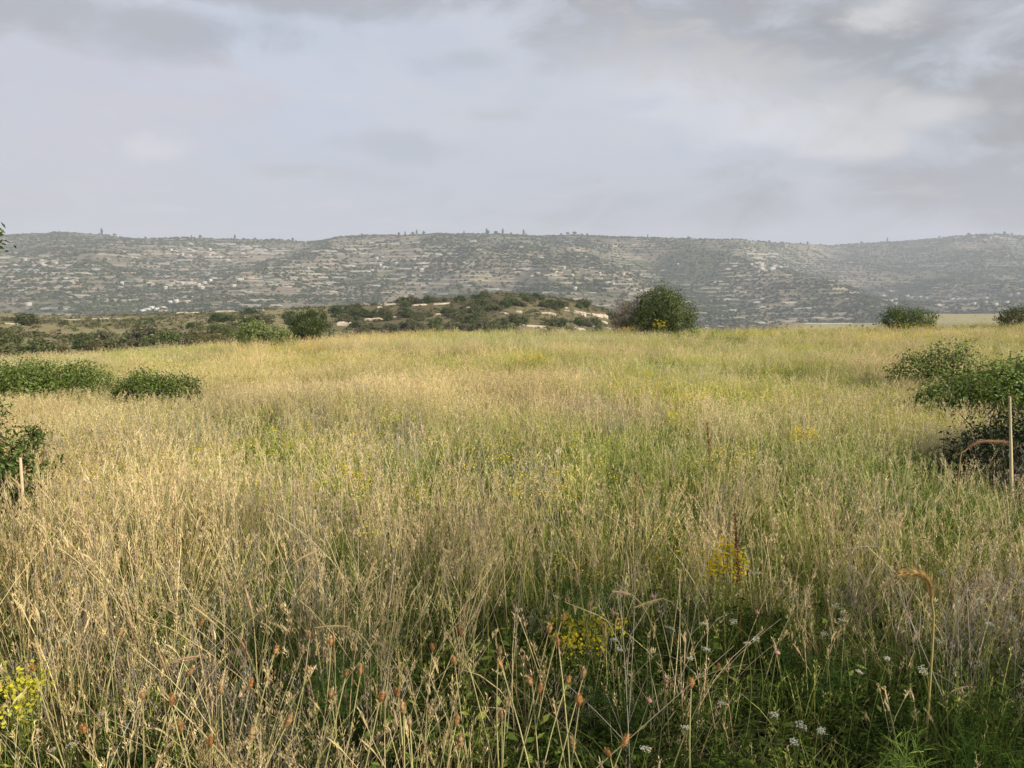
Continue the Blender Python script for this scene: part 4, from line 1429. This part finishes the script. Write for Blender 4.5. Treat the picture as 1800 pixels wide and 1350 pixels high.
def foxtails():
    """long pale nodding spikes over the left half of the foreground"""
    segs = [((132, 892), (155, 955)), ((107, 937), (133, 968)), ((248, 888), (267, 914)), ((457, 884), (471, 906)), ((191, 884), (191, 932)), ((387, 990), (409, 1052)), ((431, 1034), (444, 1079)),
            ((338, 1066), (378, 1097)), ((312, 1057), (267, 1097)), ((275, 1137), (293, 1181)), ((470, 985), (410, 1040)), ((346, 1154), (302, 1163)), ((62, 1123), (71, 1159)), ((29, 955), (31, 1012)),
            ((120, 999), (107, 1034)), ((65, 1010), (67, 1048)), ((322, 1054), (275, 1070)), ((558, 967), (515, 990)), ((365, 960), (350, 1010)), ((545, 1028), (520, 1055)), ((555, 1103), (610, 1101)), ((240, 965), (243, 1010)),
            ((600, 990), (590, 1030)), ((770, 870), (775, 905)), ((880, 880), (905, 905)), ((1125, 850), (1135, 890)), ((655, 1040), (640, 1075)), ((930, 930), (960, 915)), ((750, 905), (748, 950)), ((1015, 900), (1030, 935)),
            ((1080, 1040), (1110, 1045)), ((1115, 1068), (1165, 1052)), ((85, 1050), (120, 1110)), ((180, 1040), (188, 1090)), ((225, 1085), (245, 1140)), ((20, 1060), (35, 1120)), ((420, 1120), (440, 1160))]
    segs.sort()
    for i, (a, b) in enumerate(segs):
        hh = 0.62 + 0.12 * rng.random()
        if a[1] > 1050:
            hh -= 0.1
        tip = hit(a[0], a[1], hh, 0.9, 60)
        base = at(b[0], b[1], tip[1] + rng.normal() * 0.02)
        if base[2] > tip[2]:
            pass
        # stalk rises to the spike's foot, the spike runs on to its tip
        d = tip - base
        L = np.linalg.norm(d)
        g = base - d / L * 0.12
        foot = np.array([g[0] - d[0] * 0.5, g[1] + 0.05 * rng.normal(), 0.0]); foot[2] = h1(foot[0], foot[1]) - 0.02
        o = place_thing('foxtail_grass', foot, '%s foxtail spike on a bent straw stalk, %s of its kind' % (('drooping pale' if a[0] < b[0] else 'leftward leaning pale'), nth(i)), 'grass stalk', 'foxtail spikes in the foreground grass')
        t = np.linspace(0, 1, 9)[:, None]
        m = g * 0.6 + foot * 0.4; m[2] = max(m[2], g[2] * 0.9)
        P = (foot * (1 - t) ** 2 + 2 * m * t * (1 - t) + base * t * t) - foot
        mb = MB()
        mb.tube(P, np.linspace(0.002, 0.0013, 9), np.array([0.44, 0.37, 0.19]) * (0.8 + 0.4 * rng.random()), 5)
        mb.build('stem', M_PLANT, o)
        mb = MB()
        Q = [base - foot, base - foot + d * 0.5 + np.array([0, 0, 0.06 * L]), tip - foot]
        tt = np.linspace(0, 1, 10)[:, None]
        S = Q[0] * (1 - tt) ** 2 + 2 * Q[1] * tt * (1 - tt) + Q[2] * tt * tt
        r = 0.0042 * np.sin(np.linspace(0.25, math.pi - 0.15, 10)) ** 0.6 * (1 + 0.15 * rng.normal(size=10))
        col = np.array([0.50, 0.39, 0.20]) * (0.85 + 0.3 * rng.random()) if rng.random() < 0.7 else np.array([0.50, 0.35, 0.22])
        mb.tube(S, r * 0.75, col, 6)
        bristles(mb, S[0], S[-1] - S[0], L, 0.0055, 130, 0.012, col * 1.15, 0.0009)
        mb.build('spike', M_PLANT, o)


foxtails()


def umbels():
    pts = [(1236, 1099), (1329, 1127), (1313, 1134), (1242, 1145), (1449, 1117), (1482, 1079), (1480, 1094), (1469, 1068), (1398, 1050), (1560, 1161), (1622, 1181), (1362, 1261), (1409, 1279), (1444, 1289),
           (1396, 1308), (1656, 1008), (1687, 1004), (1702, 1041), (1722, 1059), (1795, 1025), (1207, 1283), (1213, 1161), (1380, 1026), (1511, 1185), (1089, 1145), (1080, 1128), (1290, 1095), (320, 1088), (111, 1128),
           (129, 1312), (95, 1321), (178, 1258), (1180, 1108), (1780, 1090), (1650, 1130), (1740, 1100), (1500, 1000), (1330, 1010), (1135, 1320), (1270, 1240)]
    pts.sort()
    for i, (px, py) in enumerate(pts):
        hh = 0.42 + 0.12 * rng.random()
        foot, head = stalk_from(px, py, hh, (rng.normal() * 0.06, rng.normal() * 0.06))
        left = px < 700
        o = place_thing('umbel_flower', foot, ('small dry cream flower cluster at the lower left, %s' % nth(i)) if left else ('small flat white flower cluster among dark weeds, %s of the white ones' % nth(i - sum(q[0] < 700 for q in pts))), 'wild flower',
                        'cream flower heads at lower left' if left else 'white umbel flowers at lower right')
        P = stalk_curve(foot, head, (0.03 * rng.normal(), 0.03 * rng.normal(), 0.02)) - foot
        mb = MB()
        mb.tube(P, np.linspace(0.0018, 0.0012, 8), np.array([0.16, 0.20, 0.06]), 5)
        mb.build('stem', M_PLANT, o)
        mb = MB()
        R = 0.009 + 0.008 * rng.random()
        h = P[-1]
        tilt = rng.normal(size=3) * 0.25
        nr = 13
        for k in range(nr):
            a = k * 2.4; rr = R * math.sqrt((k + 0.3) / nr)
            e = h + np.array([math.cos(a) * rr, math.sin(a) * rr, 0.008 - 6.0 * rr * rr + tilt[0] * math.cos(a) * rr + tilt[1] * math.sin(a) * rr])
            mb.ribbon([h - np.array([0, 0, 0.012]), e], [0.0008, 0.0008], (math.sin(a), -math.cos(a), 0), (0.20, 0.24, 0.08))
            c = np.array([0.54, 0.52, 0.41]) * (0.8 + 0.3 * rng.random()) if not left else np.array([0.52, 0.44, 0.32])
            Pq = e + rng.normal(size=(6, 3)) * 0.0022
            leaf_quads(mb, Pq, rng.normal(size=(6, 3)) * 0.3 + np.array([0, 0, 1.0]), 0.0045, 0.9, np.tile(c, (6, 1)))
        mb.build('flower_head', M_PLANT, o)


umbels()


def yellow_clumps():
    data = [(1272, 1008, 0.55, 0.085, 'bright yellow flowering clump above the white flowers near the foreground', (0.52, 0.38, 0.015)),
            (1035, 1128, 0.36, 0.13, 'olive yellow mossy-looking clump low in the foreground, orange at one side', (0.36, 0.30, 0.02)),
            (626, 852, 0.50, 0.12, 'pale yellow flowering clump in the tan grass left of centre', (0.52, 0.42, 0.04)),
            (1416, 774, 0.50, 0.13, 'small bright yellow flower patch near the dark hollow on the right', (0.60, 0.45, 0.02)),
            (1208, 708, 0.50, 0.25, 'yellow flower patch in mid field right of centre', (0.50, 0.42, 0.04)),
            (1196, 745, 0.50, 0.16, 'fainter yellow patch just below another yellow patch in mid field', (0.46, 0.40, 0.05)),
            (1356, 662, 0.50, 0.28, 'yellow flowering weeds at mid distance before the right shrubs', (0.48, 0.40, 0.05)),
            (930, 632, 0.50, 0.50, 'broad yellow patch in the far middle of the field', (0.48, 0.38, 0.05)),
            (1160, 572, 1.0, 0.30, 'yellow flower spike standing in front of the big dark green bush', (0.48, 0.38, 0.04)),
            (1100, 580, 0.55, 0.42, 'orange yellow weeds at the foot of the big dark green bush', (0.50, 0.32, 0.05)),
            (1330, 588, 0.5, 0.9, 'yellow band of flowers along the far field edge right of the big bush', (0.48, 0.40, 0.06)),
            (1610, 574, 0.5, 1.0, 'yellow weeds below the low wide skyline bush', (0.50, 0.38, 0.05)),
            (548, 615, 0.5, 0.5, 'orange tinted grass below the round dark bush', (0.48, 0.33, 0.09)),
            (425, 672, 0.45, 0.42, 'olive yellow tall weeds beside the wide dark green shrub', (0.26, 0.24, 0.03)),
            (700, 740, 0.45, 0.3, 'faint yellow-green flowering weeds left of the middle of the field', (0.42, 0.38, 0.06)),
            (1290, 815, 0.48, 0.2, 'yellow-green weeds by the tall rusty dock stalk', (0.45, 0.40, 0.05)),
            (40, 1235, 0.42, 0.06, 'yellow-green sprig at lower left', (0.45, 0.42, 0.05))]
    for (px, py, hh, R, lab, col) in data:
        p = hit(px, py, hh * 0.8, 0.9, 80)
        if p is None:
            p = at(px, py, 42.0)
        g = h1(p[0], p[1])
        o = place_thing('yellow_weed', (p[0], p[1], g), lab, 'wild flowers', None)
        ms, ml, mf = MB(), MB(), MB()
        ns = int(min(46, 16 + 60 * R))
        for _ in range(ns):
            a = rng.random() * 6.283; r = R * math.sqrt(rng.random())
            b = np.array([r * math.cos(a) * 0.6, r * math.sin(a) * 0.6, -0.03])
            top = np.array([r * math.cos(a), r * math.sin(a), hh * (0.75 + 0.3 * rng.random())])
            P = stalk_curve(b, top, (0, 0, 0.03), 5)
            ms.ribbon(P, [0.004, 0.0035, 0.003, 0.003, 0.002], rng.normal(size=3) * np.array([1, 1, 0]), (0.17, 0.21, 0.05))
            nl = 16
            t = rng.random(nl)
            Q = np.stack([np.interp(t, np.linspace(0, 1, 5), P[:, k]) for k in range(3)], 1) + rng.normal(size=(nl, 3)) * 0.012
            leaf_quads(ml, Q, rng.normal(size=(nl, 3)), 0.022, 0.22, pick_cols(nl, YGREEN + GREEN[1:2]))
            nf = 14
            Q = top + rng.normal(size=(nf, 3)) * np.array([0.022, 0.022, 0.016])
            leaf_quads(mf, Q, rng.normal(size=(nf, 3)) * 0.5 + np.array([0, -0.3, 1]), 0.012 + 0.006 * rng.random(nf) + 0.01 * (p[1] > 15), 0.9, np.tile(np.asarray(col), (nf, 1)) * (0.75 + 0.5 * rng.random((nf, 1))))
        for nm_, m_ in (('stems', ms), ('leaves', ml), ('flowers', mf)):
            tag(m_.build(nm_, M_PLANT, o), kind='stuff')


yellow_clumps()


def odd_things():
    # leaning pale post at the right edge
    d = 6.2
    b = spot(1788, 812, d)
    top = at(1775, 698, d) - np.array(b)
    mb = MB()
    n = 9
    t = np.linspace(0, 1, n)[:, None]
    P = np.array([0, 0, -0.1]) * (1 - t) + top * t + np.concatenate([rng.normal(size=(n, 2)) * 0.002, np.zeros((n, 1))], 1)
    mb.tube(P, np.linspace(0.016, 0.009, n) * (1 + 0.10 * rng.normal(size=n)), (0.50, 0.41, 0.26), 8)
    mb.add(np.concatenate([P[-1:], P[-1:] + np.array([[0.012, 0, 0.002], [0, 0.012, 0.006], [-0.012, 0, 0.004], [0, -0.012, 0.001]])]), [(0, 1, 2, 2), (0, 2, 3, 3), (0, 3, 4, 4), (0, 4, 1, 1)][:0] or np.array([(0, 1, 2), (0, 2, 3), (0, 3, 4), (0, 4, 1)]), (0.42, 0.34, 0.22))
    o = mb.build('wooden_post', M_WOOD, smooth=False); o.location = b
    tag(o, 'leaning pale wooden post in front of the nearly black shrub', 'post')
    # short stake at the left edge
    d = 4.6
    b = spot(38, 862, d)
    top = at(36, 806, d) - np.array(b)
    mb = MB()
    t = np.linspace(0, 1, 6)[:, None]
    P = np.array([0, 0, -0.1]) * (1 - t) + top * t
    mb.tube(P, np.array([0.011, 0.0105, 0.0115, 0.0102, 0.0108, 0.0098]), (0.56, 0.44, 0.30), 4)
    mb.add(np.array([P[-1] + q for q in ((0.011, 0, 0), (0, 0.011, 0.003), (-0.011, 0, 0.005), (0, -0.011, 0.001))]), [(0, 1, 2, 3)], (0.6, 0.48, 0.34))
    o = mb.build('wooden_stake', M_WOOD); o.location = b
    tag(o, 'short square pale wooden stake before the hollow dark shrub at left', 'stake')

    def arch(name, pts_px, depth, r, col, lab, cat, part2=None, plume=None):
        pts = [at(a, b_, depth + dz) for a, b_, dz in pts_px]
        base = pts[0].copy()
        foot = np.array([base[0], base[1], h1(base[0], base[1])])
        pts = [foot - np.array([0, 0, 0.05])] + pts
        P = np.array(pts) - foot
        # smooth by Catmull-Rom
        Q = []
        E = np.concatenate([[2 * P[0] - P[1]], P, [2 * P[-1] - P[-2]]])
        for i in range(1, len(E) - 2):
            for t in np.linspace(0, 1, 6, endpoint=False):
                Q.append(0.5 * (2 * E[i] + (E[i + 1] - E[i - 1]) * t + (2 * E[i - 1] - 5 * E[i] + 4 * E[i + 1] - E[i + 2]) * t * t + (3 * E[i] - E[i - 1] - 3 * E[i + 1] + E[i + 2]) * t ** 3))
        Q.append(P[-1]); Q = np.array(Q)
        o = place_thing(name, foot, lab, cat, None)
        k = int(len(Q) * (part2[0] if part2 else 1.0))
        mb = MB(); mb.tube(Q[:k + 1], np.linspace(r[0], r[1], len(Q))[:k + 1], np.asarray(col), 6); mb.build('stem', M_PLANT, o)
        if part2:
            mb = MB()
            rr = 0.6 * part2[2] * np.sin(np.linspace(0.3, 2.9, len(Q) - k)) ** 0.5 * (1 + 0.12 * rng.normal(size=len(Q) - k))
            mb.tube(Q[k:], rr, np.asarray(part2[3]), 7)
            for i in range(k, len(Q) - 1):
                bristles(mb, Q[i], Q[i + 1] - Q[i], np.linalg.norm(Q[i + 1] - Q[i]), part2[2], 46, part2[2] * 2.0, np.asarray(part2[3]) * (0.9 + 0.5 * rng.random()), 0.0014)
            mb.build(part2[1], M_PLANT, o)
    # tall brown head of a reed, its tip bent over to the left
    arch('bent_reed', [(1640, 1120, 0), (1638, 1060, 0), (1632, 1020, 0), (1612, 1008, 0.0), (1582, 1008, 0)], 2.55, (0.004, 0.003), (0.40, 0.33, 0.13),
         'thick golden brown reed bent over at the top like a hook, lower right', 'reed', (0.42, 'plume', 0.0105, (0.44, 0.31, 0.13)))
    arch('arched_stalk', [(1687, 815, 0), (1697, 792, 0), (1722, 777, 0), (1752, 776, 0), (1768, 778, 0)], 5.2, (0.0042, 0.003), (0.36, 0.26, 0.13),
         'rusty arching stalk bowed over the dark hollow by the leaning post', 'stalk', (0.45, 'plume', 0.0095, (0.38, 0.24, 0.14)))
    # grey dry forked stalks
    def dry_stalk(foot_px, top_px, depth, lab, cat='dead stalk', col=(0.42, 0.37, 0.31), forks=7, name='dead_stalk', r=0.0019, grp=None):
        head = at(top_px[0], top_px[1], depth)
        b = at(foot_px[0], foot_px[1], depth)
        d = head - b
        # carry the line down to the ground
        k = 1.0
        foot = b.copy()
        for _ in range(60):
            if foot[2] <= h1(foot[0], foot[1]):
                break
            foot = foot - d / np.linalg.norm(d) * 0.02 * np.array([0.8, 0.8, 1.0])
        foot[2] = h1(foot[0], foot[1]) - 0.02
        o = place_thing(name, foot, lab, cat, grp)
        P = stalk_curve(foot, head, (0.01, 0.01, 0.01), 9) - foot
        mb = MB(); mb.tube(P, np.linspace(r, r * 0.4, 9), col, 5); mb.build('stem', M_PLANT, o)
        for j in range(forks):
            i = rng.integers(3, 8)
            q = P[i]
            ax = (P[i] - P[i - 1]); ax /= np.linalg.norm(ax)
            e = q + (ax + rng.normal(size=3) * 0.6) * (0.06 + 0.08 * rng.random())
            mb = MB()
            mb.tube([q, (q + e) / 2 + np.array([0, 0, 0.006]), e], [r * 0.5, r * 0.42, r * 0.3], col, 4)
            mb.build('twig', M_PLANT, o)
        return o
    dry_stalk((1620, 1112), (1518, 905), 2.7, 'grey dead stalk leaning left with a few twigs, above the white flowers', forks=9, r=0.003)
    dry_stalk((1230, 1010), (1262, 870), 3.0, 'thin grey upright dead stalk just left of the bright yellow flowering clump', forks=5)
    dry_stalk((1110, 1130), (1118, 1000), 2.4, 'pale straight dead stalk between the olive clump and the yellow clump', forks=4)
    dry_stalk((1095, 1120), (1090, 1040), 2.3, 'short grey dead stalk carrying thin side twigs near the olive yellow clump', forks=6)
    dry_stalk((1655, 800), (1658, 720), 5.8, 'single thin straight straw stem standing before the dark hollow on the right', forks=2, col=(0.45, 0.42, 0.27))
    dry_stalk((905, 1100), (915, 1010), 2.5, 'pale green-grey stem standing clear in the dark grass at the lower centre', forks=2, col=(0.40, 0.40, 0.27))
    dry_stalk((1150, 1240), (1290, 1135), 2.0, 'long bare twig slanting up to the right over the dark weeds', forks=3, col=(0.42, 0.36, 0.25))
    # rusty docks
    for (px, py, w, lab) in ((1243, 765, 70, 'tall rusty red dock spike standing over the yellow-green weeds'), (1292, 925, 60, 'short dark red dock spike right above the bright yellow clump'),
                             (1118, 850, 60, 'pale brown dock spike leaning left in mid field'), (690, 1, 0, '')):
        if not w:
            continue
        foot, head = stalk_from(px, py - w / 3, 0.72, (rng.normal() * 0.04, 0.0))
        o = place_thing('dock_plant', foot, lab, 'dock plant', None)
        P = stalk_curve(foot, head, (0.01, 0, 0), 9) - foot
        mb = MB(); mb.tube(P, np.linspace(0.003, 0.0015, 9), (0.25, 0.12, 0.06), 5); mb.build('stem', M_PLANT, o)
        mb = MB()
        n = 160
        t = 0.55 + 0.45 * rng.random(n)
        Q = np.stack([np.interp(t, np.linspace(0, 1, 9), P[:, k]) for k in range(3)], 1) + rng.normal(size=(n, 3)) * 0.010 * (1.3 - t[:, None])
        leaf_quads(mb, Q, rng.normal(size=(n, 3)), 0.012, 0.8, pick_cols(n, [(0.26, 0.10, 0.05), (0.33, 0.16, 0.08), (0.20, 0.07, 0.04)] if 'pale' not in lab else [(0.40, 0.25, 0.15), (0.34, 0.2, 0.12)]))
        mb.build('seed_spike', M_PLANT, o)
    # feathery green plants
    def feathery(px, py, hh, R, pal, lab, n=26):
        p = hit(px, py, hh * 0.9, 0.9, 60)
        g = np.array([p[0], p[1], h1(p[0], p[1])])
        o = place_thing('feathery_plant', g, lab, 'plant', None)
        ms, ml = MB(), MB()
        for _ in range(n):
            a = rng.random() * 6.283; r = R * math.sqrt(rng.random())
            top = np.array([r * math.cos(a), r * math.sin(a), hh * (0.6 + 0.45 * rng.random())])
            P = stalk_curve(np.array([top[0] * 0.3, top[1] * 0.3, -0.03]), top, (0, 0, 0.05 * hh), 6)
            ms.ribbon(P, [0.004, 0.0035, 0.003, 0.003, 0.002, 0.001], rng.normal(size=3) * np.array([1, 1, 0]), pc(pal))
            for k in range(26):
                t = 0.25 + 0.75 * rng.random()
                q = np.array([np.interp(t, np.linspace(0, 1, 6), P[:, c]) for c in range(3)])
                dv = rng.normal(size=3); dv[2] = abs(dv[2]) * 0.6 + 0.2
                dv /= np.linalg.norm(dv)
                L = 0.03 + 0.05 * rng.random()
                ml.ribbon([q, q + dv * L * 0.5, q + dv * L - np.array([0, 0, 0.006])], [0.0022, 0.0026, 0.0006], rng.normal(size=3), pc(pal))
        for nm_, m_ in (('stems', ms), ('leaves', ml)):
            tag(m_.build(nm_, M_PLANT, o), kind='stuff')
    feathery(1585, 1320, 0.34, 0.10, [(0.16, 0.26, 0.05), (0.22, 0.30, 0.07)], 'bright light green feathery plant at the bottom edge on the right')
    feathery(1645, 930, 0.62, 0.20, [(0.10, 0.13, 0.03), (0.14, 0.15, 0.04)], 'tall soft olive green plant above the hooked reed', 40)
    feathery(600, 1150, 0.42, 0.16, [(0.05, 0.11, 0.02), (0.07, 0.15, 0.025)], 'deep green feathery plant left of centre behind the orange seed heads', 34)
    feathery(625, 1075, 0.45, 0.16, [(0.05, 0.10, 0.02), (0.08, 0.14, 0.03)], 'dark green soft plant in the shadowed grass above another green plant', 34)
    feathery(1020, 1050, 0.45, 0.16, [(0.06, 0.13, 0.03), (0.09, 0.17, 0.03)], 'fresh green plant standing just above the olive yellow clump', 34)
    feathery(1765, 1290, 0.40, 0.2, [(0.05, 0.10, 0.02), (0.09, 0.15, 0.03)], 'dense green leafy plant in the bottom right corner', 44)
    feathery(1430, 1150, 0.36, 0.22, [(0.035, 0.07, 0.018), (0.06, 0.10, 0.025)], 'dark green ferny plant under the white flowers at lower right', 44)
    feathery(1100, 1220, 0.34, 0.16, [(0.03, 0.07, 0.02), (0.05, 0.09, 0.025)], 'very dark green plant between orange seed heads and white flowers at the bottom', 34)
    # pinkish round flower heads
    for kk, (px, py) in enumerate(sorted(((1078, 1082), (1146, 1052), (1140, 1235), (1170, 1200), (1330, 1080), (1365, 1150)))):
        foot, head = stalk_from(px, py, 0.46, (rng.normal() * 0.05, rng.normal() * 0.05))
        o = place_thing('scabious_flower', foot, 'faded pink round flower head on a thin stalk, %s of the pink ones' % nth(kk), 'wild flower', 'faded pink flower heads')
        P = stalk_curve(foot, head, (0.02 * rng.normal(), 0, 0.02), 7) - foot
        mb = MB(); mb.tube(P, np.linspace(0.0018, 0.0012, 7), (0.22, 0.22, 0.09), 5); mb.build('stem', M_PLANT, o)
        mb = MB(); ellipsoid(mb, P[-1], (0.1, -0.2, 1), 0.016, 0.009, (0.45, 0.26, 0.22), 0.2); bristles(mb, P[-1], (0.1, -0.2, 1), 0.016, 0.009, 40, 0.006, (0.5, 0.3, 0.26), 0.0015)
        mb.build('flower_head', M_PLANT, o)


odd_things()

# ------------------------------------------------------------------ the air
def haze():
    me = bpy.data.meshes.new('haze')
    r = 6150.0; z0, z1 = -110.0, 420.0
    V = [(x, y, z) for z in (z0, z1) for (x, y) in ((-r, -r), (r, -r), (r, r), (-r, r))]
    me.from_pydata(V, [], [(0, 3, 2, 1), (4, 5, 6, 7), (0, 1, 5, 4), (1, 2, 6, 5), (2, 3, 7, 6), (3, 0, 4, 7)])
    o = bpy.data.objects.new('haze', me)
    COL.objects.link(o)
    m = bpy.data.materials.new('haze_air')
    m.use_nodes = True
    T = NT(m.node_tree)
    out = T.n('ShaderNodeOutputMaterial')
    pv = T.n('ShaderNodeVolumePrincipled')
    pv.inputs['Color'].default_value = (0.80, 0.86, 1.0, 1)
    pv.inputs['Density'].default_value = 0.00015
    T.l(pv.outputs[0], out.inputs['Volume'])
    me.materials.append(m)
    tag(o, kind='stuff')


haze()
